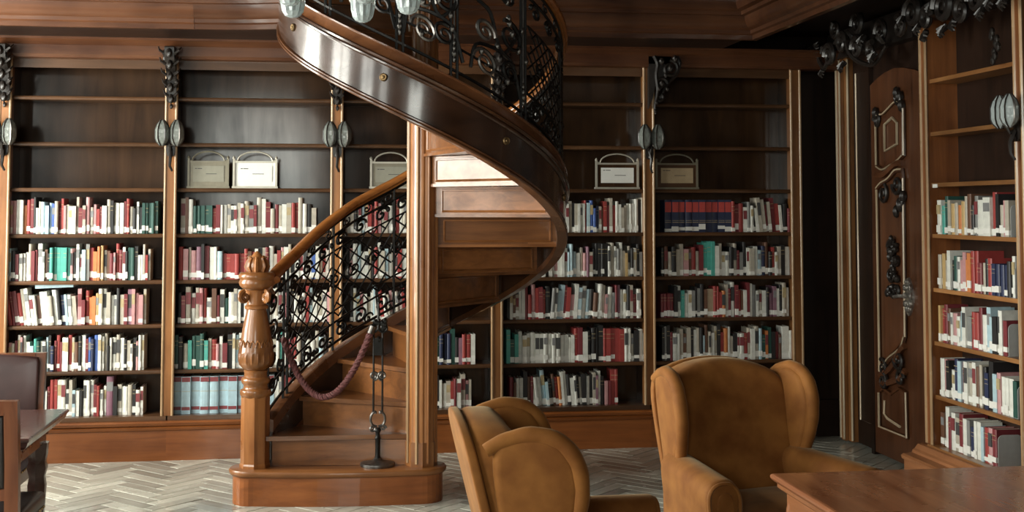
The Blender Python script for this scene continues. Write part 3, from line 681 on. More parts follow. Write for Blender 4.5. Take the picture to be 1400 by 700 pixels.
# wrought-iron panels on the helical surface: u = degrees along the flight, h above the string's lower edge
def S(th, h): return P(th, ro(th) - .02, zb(th) + h)
DEG = .85 * PI / 180.0      # metres of arc per degree
def irn(name, pts, r, par, m=IRON, n=5): return obj(name, G().tube([S(t, h) for t, h in pts], r, n), m, par, True)
def sp(tc, hc, r_, turns, a0, d, n=18):
    return [(tc - u / DEG, hc + v) for u, v in spiral(0, 0, r_, turns, a0, d, n)]
panels = [(176, 160), (160, 130), (130, 100), (100, 70), (70, 40), (40, 10), (10, -20), (-20, -50), (-50, -80), (-80, -100), (-100, -130), (-130, -160), (-160, -190), (-190, -212)]
for pi_, (ta, tb) in enumerate(panels):
    hb = lambda t: capf(t) + .045
    ht = lambda t: railh(t) - .045
    n = 8; tt = [ta + (tb - ta) * i / n for i in range(n + 1)]
    pan = obj('railing_panel', G().tube([S(t, hb(t)) for t in tt], .009, 5), IRON, st, True)
    for ff, rr in ((lambda t: ht(t) - .07, .009), (lambda t: ht(t), .009), (lambda t: hb(t) + .13, .007)):
        obj('panel_rail', G().tube([S(t, ff(t)) for t in tt], rr, 5), IRON, pan, True)
    for t in (ta - 1.2, ta - 3.6) if pi_ >= 8 else (ta - 1.0,):
        irn('baluster', [(t, capf(t) - .005), (t, ht(t))], .009, pan)
    lattice = 1 <= pi_ <= 7
    tm = (ta + tb) / 2; mid_h = (hb(tm) + ht(tm)) / 2; wdt = (ta - tb) * DEG
    if lattice:
        h0, h1 = .52, .90; du = 6.0 if pi_ < 5 else 4.5
        k = int((ta - tb + (h1 - h0) / DEG) / du)
        for q in range(-6, 18):
            for sg in (1, -1):
                pts = []
                for s_ in range(9):
                    h = h0 + (h1 - h0) * s_ / 8; base_t = ta - q * du
                    t = base_t - sg * (h - (h0 + h1) / 2) / DEG * .9
                    # follow the slope of the flight so the diamonds stand upright
                    if tb - .01 <= t <= ta + .01: pts.append((t, h))
                if len(pts) >= 2: irn('lattice_bar', pts, .0058, pan, IRON, 4)
        irn('lattice_edge', [(t, h1) for t in tt], .006, pan); irn('lattice_edge', [(t, h0) for t in tt], .006, pan)
        for q in range(3):
            t = ta - (q + .5) * (ta - tb) / 3
            irn('scroll', sp(t, ht(t) - .125, .045, 1.4, 0, 1), .009, pan); irn('scroll', sp(t - 3, ht(t) - .035, .026, 1.2, 1, -1), .006, pan)
            irn('scroll', sp(t, hb(t) + .065, .05, 1.4, 2, -1), .009, pan)
            irn('scroll', sp(t - 4, hb(t) + .02, .035, 1.3, 0, 1), .007, pan); irn('scroll', sp(t + 3, .71, .05, 1.5, q * 2, 1 if q % 2 else -1), .007, pan)
            irn('scroll', [(t + 4, h0), (t + 1, h0 - .05), (t - 2, h0 - .02), (t - 4, h0 - .07)], .007, pan)
        leaf = G()
        for q in range(10): leaf.ball(S(ta - rng.random() * (ta - tb), rng.choice([hb(tm) + .08, ht(tm) - .1, .70]) + rng.uniform(-.05, .05)), .014, .014, .02, 6, 4)
        obj('iron_leaf', leaf, IRON, pan, True)['kind'] = 'stuff'
    elif pi_ == 0:
        for q in range(4):
            hc = hb(tm) + .12 + q * .16
            irn('scroll', sp(tm + 3, hc, .06, 1.5, q, 1 if q % 2 else -1), .009, pan); irn('scroll', sp(tm - 4, hc + .06, .045, 1.4, q + 2, -1 if q % 2 else 1), .008, pan)
        irn('baluster', [(tb + 2, capf(tb)), (tb + 2, ht(tb))], .009, pan)
    else:
        # large open scrolls, worn bright on their faces
        for (dt, hc, r_, tn, a0, d) in [(-5, .53, .075, 1.8, 0, 1), (6, .56, .06, 1.7, 2, -1), (-5, .70, .065, 1.7, PI, -1), (6, .76, .085, 1.8, 1, 1), (-6, .93, .07, 1.7, 0, 1), (5, .97, .055, 1.6, 2, -1)]:
            pts = sp(tm + dt * (wdt / .44), hc, r_, tn, a0, d, 26)
            obj('scroll', G().tube([S(t, h) for t, h in pts], lambda t: .013 * (1 - .5 * t), 6), IRON_W if dt < 0 else IRON, pan, True)
        for pts in ([(tm + 11, .46), (tm + 7, .62), (tm + 1, .66), (tm - 3, .82), (tm - 9, .86), (tm - 11, 1.0)], [(tm - 11, .46), (tm - 9, .6), (tm - 2, .64), (tm + 4, .66), (tm + 11, .84)]):
            irn('scroll', crom([(a, b2, 0) for a, b2 in pts], 4) and [(p[0], p[1]) for p in crom([(a, b2, 0) for a, b2 in pts], 4)], .011, pan)
        tv = ta - 2.4
        leaf = G()
        for q in range(4):
            leaf.ball(S(tv, hb(tv) + .06 + q * .03), .012 + .006 * (q == 1), .012 + .006 * (q == 1), .022, 6, 4)
        leaf.tube([S(tv, hb(tv) + .12), S(tv, ht(tv) - .1)], .005, 5)
        obj('baluster_drop', leaf, IRON_W, pan, True)
        leaf = G()
        for q in range(12): leaf.ball(S(ta - rng.random() * (ta - tb), rng.uniform(.5, 1.0)), .016, .016, .024, 6, 4)
        obj('iron_leaf', leaf, IRON_W, pan, True)['kind'] = 'stuff'

# ================================================================ BARRIER: stanchion and rope on the base step
SX, SY = .246, 7.40
sg_ = thing('barrier_stanchion', 'black iron barrier stanchion with scrolled loops on the bottom stair step', 'stanchion', (SX, SY, .2))
g = G(); g.lathe([(.10, 0), (.102, .008), (.10, .018), (.085, .026), (.03, .032), (.02, .045)], (SX, SY, .2), 28); obj('base_disc', g, IRON_W, sg_, True, angle=50)
g = G(); g.lathe([(.018, .04), (.014, .06), (.014, .15), (.018, .16), (.013, .17), (.013, .19), (.02, .20), (.02, .21), (.01, .22)], (SX, SY, .2), 10); obj('stem', g, IRON, sg_, True)
def stf(u, v): return (SX + u, SY, .2 + v)
for sx in (-1, 1):
    pts = [(sx * .004, .225), (sx * .03, .235), (sx * .042, .265), (sx * .036, .295), (sx * .016, .312), (sx * .012, .30)]
    obj('lyre_arm', G().tube([stf(*p) for p in crom([(a, b2, 0) for a, b2 in pts], 4) and [(p[0], p[1]) for p in crom([(a, b2, 0) for a, b2 in pts], 4)]], .0085, 6), IRON_W, sg_, True)
    obj('foot_scroll', G().tube([stf(*p) for p in spiral(sx * .032, .215, .018, 1.2, 0, sx, 12)], .007, 5), IRON_W, sg_, True)
    obj('rod', G().tube([stf(sx * .026, .30), stf(sx * .026, .80)], .0068, 6), IRON, sg_, True)
    obj('ring_scroll', G().tube([stf(*p) for p in spiral(sx * .024, .52, .027, 1.4, -PI / 2, -sx, 16, .35)], .0075, 6), IRON_W, sg_, True)
    obj('top_scroll', G().tube([stf(*p) for p in spiral(sx * .03, .80, .034, 1.4, PI / 2, sx, 16, .25)], .009, 6), IRON, sg_, True)
g = G()
for k in range(9): g.ball(stf(rng.uniform(-.04, .04), rng.uniform(.72, .84)), .016, .014, .02, 6, 4)
g.tube([stf(0, .80), stf(0, .96)], lambda t: .011 * (1 - .5 * t), 6); g.ball(stf(0, .965), .011, .011, .02, 6, 4)
g.box(SX - .024, SX + .024, SY - .008, SY + .008, .2 + .64, .2 + .74)
obj('top_ornament', g, IRON, sg_, True)
A_ = Vector((SX - .035, SY, .2 + .80)); B_ = Vector(S(165, .66)) + Vector((.02, -.02, 0))
pts = []
for i in range(41):
    t = i / 40; p = A_.lerp(B_, t); p.z -= .36 * 4 * t * (1 - t) * (1.0 + .12 * (t - .5)); p.y -= .10 * math.sin(PI * t); pts.append(p)
rp_o = thing('barrier_rope', 'dusky red barrier rope sagging between the iron stanchion and stair railing', 'rope', tuple(A_))
g = G(); g.tube(pts, .016, 8)
obj('rope_core', g, ROPE, rp_o, True)
L = 0; acc = [0]
for i in range(40): L += (pts[i + 1] - pts[i]).length; acc.append(L)
for s_ in range(3):
    hp = []
    for i in range(161):
        q = i / 160 * 40; a = int(min(q, 39)); p = pts[a].lerp(pts[a + 1], q - a); tg = (pts[a + 1] - pts[a]).normalized()
        n1 = tg.cross(Vector((0, 1, 0))).normalized(); n2 = tg.cross(n1); ph = 2 * PI * (i / 160 * L / .07) + s_ * 2 * PI / 3
        hp.append(p + (n1 * math.cos(ph) + n2 * math.sin(ph)) * .0125)
    obj('rope_strand', G().tube(hp, .0085, 5), ROPE, rp_o, True)
g = G(); d0 = (pts[1] - pts[0]).normalized(); g.tube([pts[0] - d0 * .01, pts[0] + d0 * .035], .021, 10); obj('rope_ferrule', g, IRON_W, rp_o, True)

# ================================================================ BOOKS
PAL = {'w': ((.66, .66, .60), 'white'), 'c': ((.42, .38, .31), 'beige'), 'l': ((.38, .52, .57), 'pale blue'), 't': ((.07, .34, .28), 'teal'),
       'g': ((.022, .075, .06), 'dark green'), 'r': ((.30, .04, .035), 'red'), 'm': ((.17, .025, .03), 'maroon'), 'p': ((.48, .25, .25), 'pink'),
       'o': ((.55, .19, .06), 'orange'), 'y': ((.50, .34, .15), 'tan'), 'b': ((.06, .12, .36), 'blue'), 'n': ((.022, .03, .075), 'navy'),
       'k': ((.018, .017, .017), 'black'), 'd': ((.13, .06, .035), 'brown'), 'q': ((.21, .21, .20), 'grey'), 'v': ((.24, .12, .16), 'mauve'),
       'W': ((.66, .66, .60), 'thick white'), 'Y': ((.40, .30, .20), 'thick tan'), 'L': ((.36, .50, .56), 'thick pale blue'), 'R': ((.022, .03, .07), 'thick navy'), 'V': ((.22, .10, .14), 'tall mauve')}
BM = {k: plain('book_' + v[1].replace(' ', '_'), v[0], .5, noise=.12, nscale=25) for k, v in PAL.items()}
PAGES = plain('book_pages', (.50, .44, .34), .8, noise=.1, nscale=120)
PAGES_R = plain('red_page_edge', (.36, .09, .08), .8, noise=.15, nscale=120)
STICK = plain('spine_sticker', (.74, .73, .68), .55, noise=.04)
BAND = plain('gilt_band', (.42, .33, .18), .4, noise=.2)
GREYT = plain('grey_title_block', (.20, .20, .20), .5)
REDB = plain('red_title_panel', (.45, .06, .05), .5)
MARB = plain('maroon_title_panel', (.20, .04, .045), .5)
def book_cover(w_, h, d, hard):
    """boards and rounded spine; page block is separate. spine toward -y, base at z=0, centred in x"""
    g = G(); t = .0022; cv = min(.006, w_ * .2)
    sp_ = [(-w_ / 2, cv), (-w_ * .3, cv * .25), (0, 0), (w_ * .3, cv * .25), (w_ / 2, cv)] if hard else [(-w_ / 2, .0), (w_ / 2, .0)]
    inner = [(-w_ / 2 + t, cv + t), (w_ / 2 - t, cv + t)]
    out = sp_ + [(w_ / 2, d), (w_ / 2 - t, d)] + inner[::-1] + [(-w_ / 2 + t, d), (-w_ / 2, d)]
    n = len(out); vs = [(x, y, 0) for x, y in out] + [(x, y, h) for x, y in out]
    fs = [(i, (i + 1) % n, n + (i + 1) % n, n + i) for i in range(n)]
    ns = len(sp_)
    # top and bottom caps as quads: boards and spine
    iR_out, iR_in, iRi, iLi, iL_in, iL_out = ns, ns + 1, ns + 2, ns + 3, ns + 4, ns + 5
    for o_ in (0, n):
        fs.append((o_ + ns - 1, o_ + iR_out, o_ + iR_in, o_ + iRi)); fs.append((o_ + 0, o_ + iLi, o_ + iL_in, o_ + iL_out))
        fs.append(tuple(o_ + q for q in range(ns)) + (o_ + iRi, o_ + iLi))
    return g.add(vs, fs)
rows = []
def row(case, z, xa, xb, seq, lean=(), vis=1.0, side='back', rowname='', tall=1.0, hard=.5, seed=None):
    rows.append(dict(case=case, z=z, xa=xa, xb=xb, seq=seq.replace(' ', ''), lean=lean, vis=vis, side=side, rowname=rowname, tall=tall))
C1, C2, C3, C4, C5 = 'leftmost back bookcase', 'bookcase behind the newel post', 'bookcase behind the stair column', 'bookcase right of the stair', 'rightmost back bookcase'
N = ['top', 'second', 'middle', 'fourth', 'bottom']
Z = SHELF_Z[3:] + [FLOOR_SHELF]
row(C1, Z[0], -2.238, -1.220, 'Wppwwormkwclllbcmrpcwwcmcpcprmwwckcwwmrckwkggggg', rowname=N[0])
row(C1, Z[1], -2.247, -1.265, 'wclkmwwwcmmwwdkttttttpkwclqrooycdmprmwkggkwwcrc', rowname=N[1])
row(C1, Z[2], -2.238, -1.289, 'mrmmrcwwwdwwcwknlwcpmrooywwcwwkcmvpppc', lean=((0, 19, -9),), rowname=N[2])
row(C1, Z[3], -2.252, -1.299, 'mrmpcmwpwwltgwwlknmrmwwrcdkwmbnbwwckwwcwkcwkpww', rowname=N[3], tall=1.02)
row(C1, Z[4], -2.172, -1.299, 'mrrdrrrrwwmrrwwwclwkwwwmrwwVkcwwckww', rowname=N[4])
row(C2, Z[0], -1.068, -0.143, 'cdwgggggrmwwcwwcwcqmcwmcmcwcrrcwkc', rowname=N[0], vis=.9)
row(C2, Z[1], -1.078, -0.031, 'rpcpvkmwwlrrrrrrdrwkcmwcrpwckwmwcbwcrwk', rowname=N[1], vis=.55)
row(C2, Z[2], -1.078, -0.031, 'kmcwcprwdmwgwcwkwcpwmkwwcqwmkwcwrlwcwp', rowname=N[2], vis=.5)
row(C2, Z[3], -1.098, -0.031, 'gkctgggtcrpwmkwlwcmrwklwcwtwmrckwwclkw', rowname=N[3], vis=.5)
row(C2, Z[4], -1.108, -0.031, 'LLLLLLLLLLLwcmrwklwcwtwkw', rowname=N[4], vis=.6)
row(C3, Z[0], 0.061, 0.488, 'wckwlwrmrpwcwkrwc', rowname=N[0], vis=.4)
row(C3, Z[1], 0.061, 0.488, 'kpwlwwckrwclwcprw', rowname=N[1], vis=.3)
row(C3, Z[2], 0.061, 0.488, 'kwlpwcwlwkrwcpwcwr', rowname=N[2], vis=.3, lean=((8, 18, -7),))
row(C3, Z[3], 0.508, 0.978, 'wcwwcwkgnnngkvrrw', rowname=N[3], vis=.5)
row(C3, Z[4], 0.508, 0.952, 'lwcwmwlwkwwcrmwcpc', rowname=N[4], vis=.6)
row(C4, Z[0], 1.519, 2.211, 'wcpkwkwckcwwwrlbbncdrmcrwwccwwwwkc', rowname=N[0], vis=.8)
row(C4, Z[1], 1.455, 2.195, 'wkcwpwwwlllwcpvckkkkkwcwqwcyckwkq', rowname=N[1], vis=.75)
row(C4, Z[2], 1.226, 2.217, 'wdcwwmrprmrkqwllmrpwlwlkdwcpwqmvwwkcmw', rowname=N[2], lean=((12, 30, 5),), vis=.95)
row(C4, Z[3], 1.200, 2.217, 'tgtwwwwwwwwwwwwwwrmwkkkkrrrrrwwckww', rowname=N[3])
row(C4, Z[4], 1.189, 2.010, 'mdwwkdmwwwllkdrowwkwwkckwkcvwkpmrr', rowname=N[4], lean=((7, 24, -6),))
row(C5, Z[0], 2.332, 3.345, 'RRRRRRRRRRrmrwqwkwccmcmrwkmr', rowname=N[0], lean=((16, 25, -7),))
row(C5, Z[1], 2.337, 3.328, 'kdckccpdrcmtttwcwwkcmqkwcwlndkrwckwl', rowname=N[1])
row(C5, Z[2], 2.332, 3.300, 'mmmmkwtwwqkqkdYrrrocmwmrdwmwqwcwkvvwkcw', rowname=N[2])
row(C5, Z[3], 2.337, 3.345, 'kqkmwwcdckwckldcwckrowckwwrcwclgogkmdWW', rowname=N[3])
row(C5, Z[4], 2.285, 3.10, 'kqmwrwcdwckwmcldcwkrowckwwrcwclg', rowname=N[4], vis=.001)
CR = 'right-hand bookcase'
ZR = RSZ[3:] + [RB]
row(CR, ZR[0], 7.15, 6.33, 'wtgcycoycdkqWWrkcpc', side='right', rowname=N[0])
row(CR, ZR[1], 7.15, 6.30, 'cycwkgwppoorrmckrnnnnkw', side='right', rowname=N[1])
row(CR, ZR[2], 7.15, 6.38, 'yrmdwpwlwqrrmwllkwwm', side='right', rowname=N[2])
row(CR, ZR[3], 7.15, 6.30, 'wpkwwnlmwcwdcknklpwwwg', side='right', rowname=N[3])
row(CR, ZR[4], 7.15, 6.52, 'dwmwcmwqnwwlrpm', side='right', rowname=N[4])
ONES = ['', 'first', 'second', 'third', 'fourth', 'fifth', 'sixth', 'seventh', 'eighth', 'ninth', 'tenth', 'eleventh', 'twelfth', 'thirteenth', 'fourteenth', 'fifteenth', 'sixteenth', 'seventeenth', 'eighteenth', 'nineteenth']
def ordinal(n):
    if n < 20: return ONES[n]
    t, o_ = divmod(n, 10); b_ = ['', '', 'twent', 'thirt', 'fort'][t]
    return b_ + 'ieth' if o_ == 0 else b_ + 'y-' + ONES[o_]
yaw_ = R(8.0)
all_books = []
for ri, rw in enumerate(rows):
    rg = random.Random(100 + ri); seq = rw['seq']; n = len(seq)
    ws = []
    for ch in seq:
        w_ = rg.uniform(.7, 1.35)
        if ch in 'WY': w_ = 2.0
        if ch in 'L': w_ = 2.4
        if ch == 'R': w_ = 1.9
        if ch == 'V': w_ = 2.0
        if ch in 'tgn': w_ = 1.05
        ws.append(w_)
    if seq[0] == 'W': ws[0] = 2.1
    span = abs(rw['xb'] - rw['xa']); lean_extra = 0.0
    hs = []
    for i, ch in enumerate(seq):
        same = i > 0 and seq[i - 1] == ch and ch in 'tgnmrRLkw' and (i < 2 or True) and rg.random() < .75
        h = hs[-1] if same else rg.choice([.175, .19, .20, .205, .215, .225, .235, .245]) + rg.uniform(-.007, .007)
        if same: h += rg.uniform(-.002, .002)
        if ch in 'R': h = .236
        if ch == 'L': h = .252
        if ch == 'V': h = .262
        if ch == 'k' and rg.random() < .15: h += .02
        hs.append(h)
    leans = [0.0] * n
    for a, b_, ang in rw['lean']:
        for i in range(a, min(b_, n)): leans[i] = ang * (1 - .5 * (i - a) / max(1, b_ - a))
    # a leaning run needs room for the first (or last) book's slant
    extra = [hs[i] * abs(math.sin(R(leans[i]))) * .0 for i in range(n)]
    if rw['lean']: span -= .035
    k = span / sum(ws); pos = 0.035 if (rw['lean'] and rw['lean'][0][2] < 0) else 0.0
    for i, ch in enumerate(seq):
        w_ = ws[i] * k; gap = .0016
        c_off = pos + w_ / 2; pos += w_
        dep = rg.uniform(.13, .175); ins = rg.uniform(.005, .03)
        if rw['side'] == 'back': loc = Vector((rw['xa'] + c_off, YS + .012 + ins, rw['z'])); rz = 0.0
        else: loc = Vector((XS + .008 + ins * .6, rw['xa'] - c_off, rw['z'])); rz = R(-90)
        v = loc - Vector(CAM_LOC); depth = v.x * math.sin(yaw_) + v.y * math.cos(yaw_)
        face = 1.0 if rw['side'] == 'back' else .62
        all_books.append(dict(row=rw, i=i, ch=ch, w=w_ - gap, h=hs[i], d=dep, loc=loc, rz=rz, lean=leans[i], score=w_ * hs[i] / depth ** 2 * face * rw['vis'], rg=rg.random(), stick=rg.random() < .8, hard=rg.random() < .5, redtop=rg.random() < .25, band=rg.random(), sh=rg.uniform(.022, .045), sz=rg.uniform(.003, .024)))
def book_pieces(b):
    w_, h, d, ch = b['w'], b['h'], b['d'], b['ch']
    cov = book_cover(w_, h, d, b['hard'])
    pg = G().box(-w_ / 2 + .0022, w_ / 2 - .0022, .009, d - .004, .003, h - .004)
    bands = []
    if ch == 'R': bands.append((h * .62, h * .93, REDB)); bands += [(h * .30, h * .315, BAND), (h * .36, h * .37, BAND)]
    elif ch == 'L': bands += [(h * .86, h * .985, MARB), (h * .10, h * .19, MARB), (h * .6, h * .61, BAND)]
    elif ch in 'tgnmrk' and b['band'] < .5: bands += [(h * .82, h * .835, BAND), (h * .70, h * .71, BAND)]
    elif b['band'] < .4: bands += [(h * (.45 + .2 * b['rg']), h * .86, [INK, MARB, BAND, GREYT][int(b['rg'] * 3.99)])]
    bg = []
    for z0, z1, m in bands: bg.append((G().box(-w_ * .46, w_ * .46, -.0008, .004, z0, z1), m))
    stk = G().box(-w_ / 2 - .0003, w_ / 2 + .0003, -.0014, .02, b['sz'], b['sz'] + b['sh']) if b['stick'] and ch != 'L' else None
    return cov, pg, bg, stk
order = sorted(range(len(all_books)), key=lambda q: -all_books[q]['score'])
single = set(order[:300])
rest = G(); rest_mats = []
def mat_slot(m):
    if m not in rest_mats: rest_mats.append(m)
    return rest_mats.index(m)
for q, b in enumerate(all_books):
    cov, pg, bg, stk = book_pieces(b); rw = b['row']; ch = b['ch']
    pm_ = PAGES_R if b['redtop'] else PAGES
    ay = R(b['lean'])
    # pivot of a leaning book is the lower corner on the side it leans to
    if b['lean']:
        piv = -b['w'] / 2 if b['lean'] < 0 else b['w'] / 2
    else: piv = 0
    rot = Matrix.Rotation(b['rz'], 4, 'Z') @ Matrix.Rotation(ay, 4, 'Y')
    if b['lean']:
        # lift so that the lowest corner touches the shelf
        lo = min((rot @ Vector((sx * b['w'] / 2, 0, 0))).z for sx in (-1, 1)); lift = -lo
    else: lift = 0
    loc = b['loc'] + Vector((0, 0, lift))
    if q in single:
        cname = PAL[ch][1]; stw = 'with white spine sticker' if stk else 'without a spine sticker'
        where = '%s from left, %s row of books, %s' % (ordinal(b['i'] + 1), rw['rowname'], rw['case'])
        lab = '%s book, %s' % (cname, where)
        t = thing('book', lab, 'book', tuple(loc), 0, '%s row of books in the %s' % (rw['rowname'], rw['case']))
        t.rotation_euler = rot.to_euler()
        obj('cover', cov, BM[ch], t, local=True); obj('page_block', pg, pm_, t, local=True)
        for g_, m in bg: obj('spine_band', g_, m, t, local=True)
        if stk: obj('spine_sticker', stk, STICK, t, local=True)
        if rw['case'] == C1 and rw['rowname'] == 'top' and b['i'] == 0:
            obj('title_label', G().box(-b['w'] * .36, b['w'] * .36, -.002, .002, b['h'] * .74, b['h'] * .96), INK, t, local=True)
    else:
        M = Matrix.Translation(loc) @ rot
        for g_, m in [(cov, BM[ch]), (pg, pm_)] + bg + ([(stk, STICK)] if stk else []):
            rest.mat(mat_slot(m)); rest.add([M @ Vector(p) for p in g_.v], g_.f)
o = obj('shelved_books', rest, rest_mats)
tag(o, 'the remaining smaller upright books filling the shelves between the individually seen ones', 'books', kind='stuff')
# books lying flat on top of rows
def flat_book(loc, rz, L_, d, th, ch, label, tilt=0):
    t = thing('book', label, 'book', loc, rz, 'books lying flat'); t.rotation_euler = (0, tilt, rz)
    obj('cover', G().box(-L_ / 2, L_ / 2, 0, d, 0, .0025).box(-L_ / 2, L_ / 2, 0, d, th - .0025, th).box(-L_ / 2, L_ / 2, 0, .004, .0025, th - .0025), BM[ch], t, local=True)
    obj('page_block', G().box(-L_ / 2 + .004, L_ / 2 - .004, .004, d - .004, .0025, th - .0025), PAGES, t, local=True)
flat_book((-1.895, YS + .03, Z[2] + .252), 0, .25, .16, .045, 'l', 'pale blue book lying flat on top of the middle row, leftmost bookcase', R(-2))

# grey bookends closing the rows of the right bookcase
for k, (y, z, top) in enumerate([(6.318, ZR[0], 'highest'), (6.288, ZR[1], 'second highest'), (6.368, ZR[2], 'middle'), (6.288, ZR[3], 'second lowest'), (6.50, ZR[4], 'lowest')]):
    poly = [(0, 0), (.145, 0)] + [(.115 + .03 * math.cos(a), .145 + .03 * math.sin(a)) for a in [PI / 2 * q / 5 for q in range(6)]] + [(.03 + .03 * math.cos(a), .145 + .03 * math.sin(a)) for a in [PI / 2 + PI / 2 * q / 5 for q in range(6)]]
    t = thing('bookend', 'grey sheet-metal bookend with rounded corners on the %s book row, right bookcase' % top, 'bookend', (XS + .02, y, z), 0, 'grey bookends in the right bookcase')
    obj('upright_plate', G().prism(poly, -.0015, .0015, lambda u, v, d: (u, d, v + .001)), GREY_METAL, t, local=True)
    obj('foot_plate', G().box(0, .145, -.0015, .09, 0, .001), GREY_METAL, t, local=True)

# ================================================================ CARD HOLDERS
def holder(xa, xb, z, label, paper, frame, backm):
    xm = (xa + xb) / 2; hw = (xb - xa) / 2; y = YS + .03
    t = thing('card_holder', label, 'card holder', (xm, y, z), 0, 'arched card holders on the third shelf')
    for sx in (-1, 1):
        obj('side_post', G().box(sx * hw - .007, sx * hw + .007, -.007, .007, 0, .205).lathe([(.009, .205), (.011, .212), (.006, .222), (.001, .226)], (sx * hw, 0, 0), 8), frame, t, local=True)
    obj('top_rail', G().box(-hw, hw, -.005, .005, .178, .19), frame, t, local=True)
    obj('bottom_rail', G().box(-hw - .012, hw + .012, -.012, .02, 0, .014), frame, t, local=True)
    arc = [(hw * .82 * math.cos(a), .19 + .065 * math.sin(a)) for a in [PI * q / 14 for q in range(15)]]
    obj('arched_handle', G().tube([(-hw + .004, 0, .195)] + [(u, 0, v) for u, v in arc[::-1]] + [(hw - .004, 0, .195)], .006, 6), frame, t, True, local=True)
    obj('back_plate', G().box(-hw + .005, hw - .005, .002, .008, .014, .18), backm, t, local=True)
    card = obj('card', G().box(-hw * .78, hw * .8, -.002, .003, .045, .155), paper, t, local=True)
    g = G(); g.box(-hw * .68, -hw * .58, -.003, 0, .134, .139).box(-hw * .55, -hw * .32, -.003, 0, .134, .139).box(-hw * .12, hw * .42, -.003, 0, .098, .102)
    obj('card_writing', g, INK, card, local=True)
z3 = SHELF_Z[2]
holder(-1.018, -.752, z3, 'dull grey-beige card holder, left one of the pair on the bookcase behind the newel', PAPER_D, FRAME_D, FRAME_D)
holder(-.712, -.422, z3, 'bright white card holder, right one of the pair on the bookcase behind the newel', PAPER, FRAME, PAPER)
holder(.236, .515, z3, 'pale card holder on the shelf just left of the stair column', PAPER_D, FRAME, FRAME_D)
holder(1.858, 2.165, z3, 'white card holder on the shelf right of the stair, left of the pilaster', PAPER, FRAME, W_PANEL)
holder(2.304, 2.610, z3, 'tan card holder on the rightmost back bookcase above the navy volumes', PAPER_Y, FRAME_D, W_SHELF)

# ================================================================ WALL SCONCES
def sconce(loc, rz, label, glass=None):
    t = thing('wall_sconce', label, 'wall lamp', loc, rz, 'twin-shade sconces on the pilasters')
    g = G().tube([(0, 0, .02), (0, -.05, -.01), (0, -.07, .03), (0, -.06, .06)], .009, 6)
    g.tube([(0, -.02, .0), (.005, -.05, -.06), (.0, -.045, -.12), (.015, -.03, -.155)], lambda q: .014 * (1 - .5 * q), 6)
    g.prism(crom([(-.02, -.05), (.02, -.05), (.03, .0), (.02, .06), (0, .09), (-.02, .06), (-.03, 0)], 3, True), 0, .012, lambda u, v, d: (u, -d, v))
    g.ball((0, -.03, -.04), .016, .016, .02); g.tube([(-.045, -.07, .028), (0, -.06, .02), (.045, -.07, .028)], .008, 6)
    obj('bracket', g, W_CARVE, t, True, local=True)
    for sx in (-1, 1):
        c0 = (sx * .048, -.075, .0)
        prof = [(.012, .015), (.036, .04), (.046, .065), (.047, .125), (.036, .16), (.012, .192)]
        s_ = obj('glass_shade', G().lathe(prof, c0, 6, None, True), glass or SMOKED, t, False, local=True)
        g = G()
        for j in range(6):
            a = 2 * PI * j / 6; g.tube([(c0[0] + r_ * math.cos(a), c0[1] + r_ * math.sin(a), z) for r_, z in prof], .0045, 4)
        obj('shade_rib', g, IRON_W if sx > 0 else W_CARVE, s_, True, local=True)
LZ = 2.11
sconce((DIV[1], YP, LZ), 0, 'sconce with two faceted glass shades at the left edge of the view')
sconce((DIV[2], YP, LZ), 0, 'dark sconce with two faceted glass shades between the two leftmost bookcases')
sconce((DIV[3], YP, LZ), 0, 'sconce with two faceted glass shades left of the stair, above the handrail')
sconce((DIV[5], YP, LZ), 0, 'sconce with two faceted glass shades on the pilaster right of the stair')
sconce((XP, RY[1], LZ), R(-90), 'sconce with pale glass shades on the right bookcase', GLASS)

# ================================================================ CHANDELIER (only its lowest shades hang into view)
CH = (0.022, 5.046, 2.49)
ch_ = thing('chandelier', 'chandelier with tulip glass shades hanging in front of the stair top', 'chandelier', CH)
obj('stem', G().lathe([(.01, .30), (.03, .31), (.05, .36), (.03, .42), (.012, .45), (.012, 3.11)], (0, 0, 0), 12), BRASS, ch_, True, local=True)
for k, ad in enumerate([144, 72, 0, -72, -144]):
    d = Vector((math.cos(R(ad)), math.sin(R(ad)), 0)); e = d * .26
    obj('arm', G().tube([p for p in crom([(0, 0, .36), tuple(d * .10 + Vector((0, 0, .30))), tuple(d * .2 + Vector((0, 0, .34))), tuple(e + Vector((0, 0, .26))), tuple(e + Vector((0, 0, .19)))], 5)], .009, 6), BRASS, ch_, True, local=True)
    prof = [(.014, .20), (.03, .185), (.044, .15), (.052, .10), (.05, .06), (.042, .025), (.03, .008), (.012, 0)]
    rib = lambda j, z: 1.0 + (.07 if j % 2 else -.05)
    obj('glass_shade', G().lathe(prof, tuple(e), 20, rib), GLASS, ch_, True, local=True, angle=20)

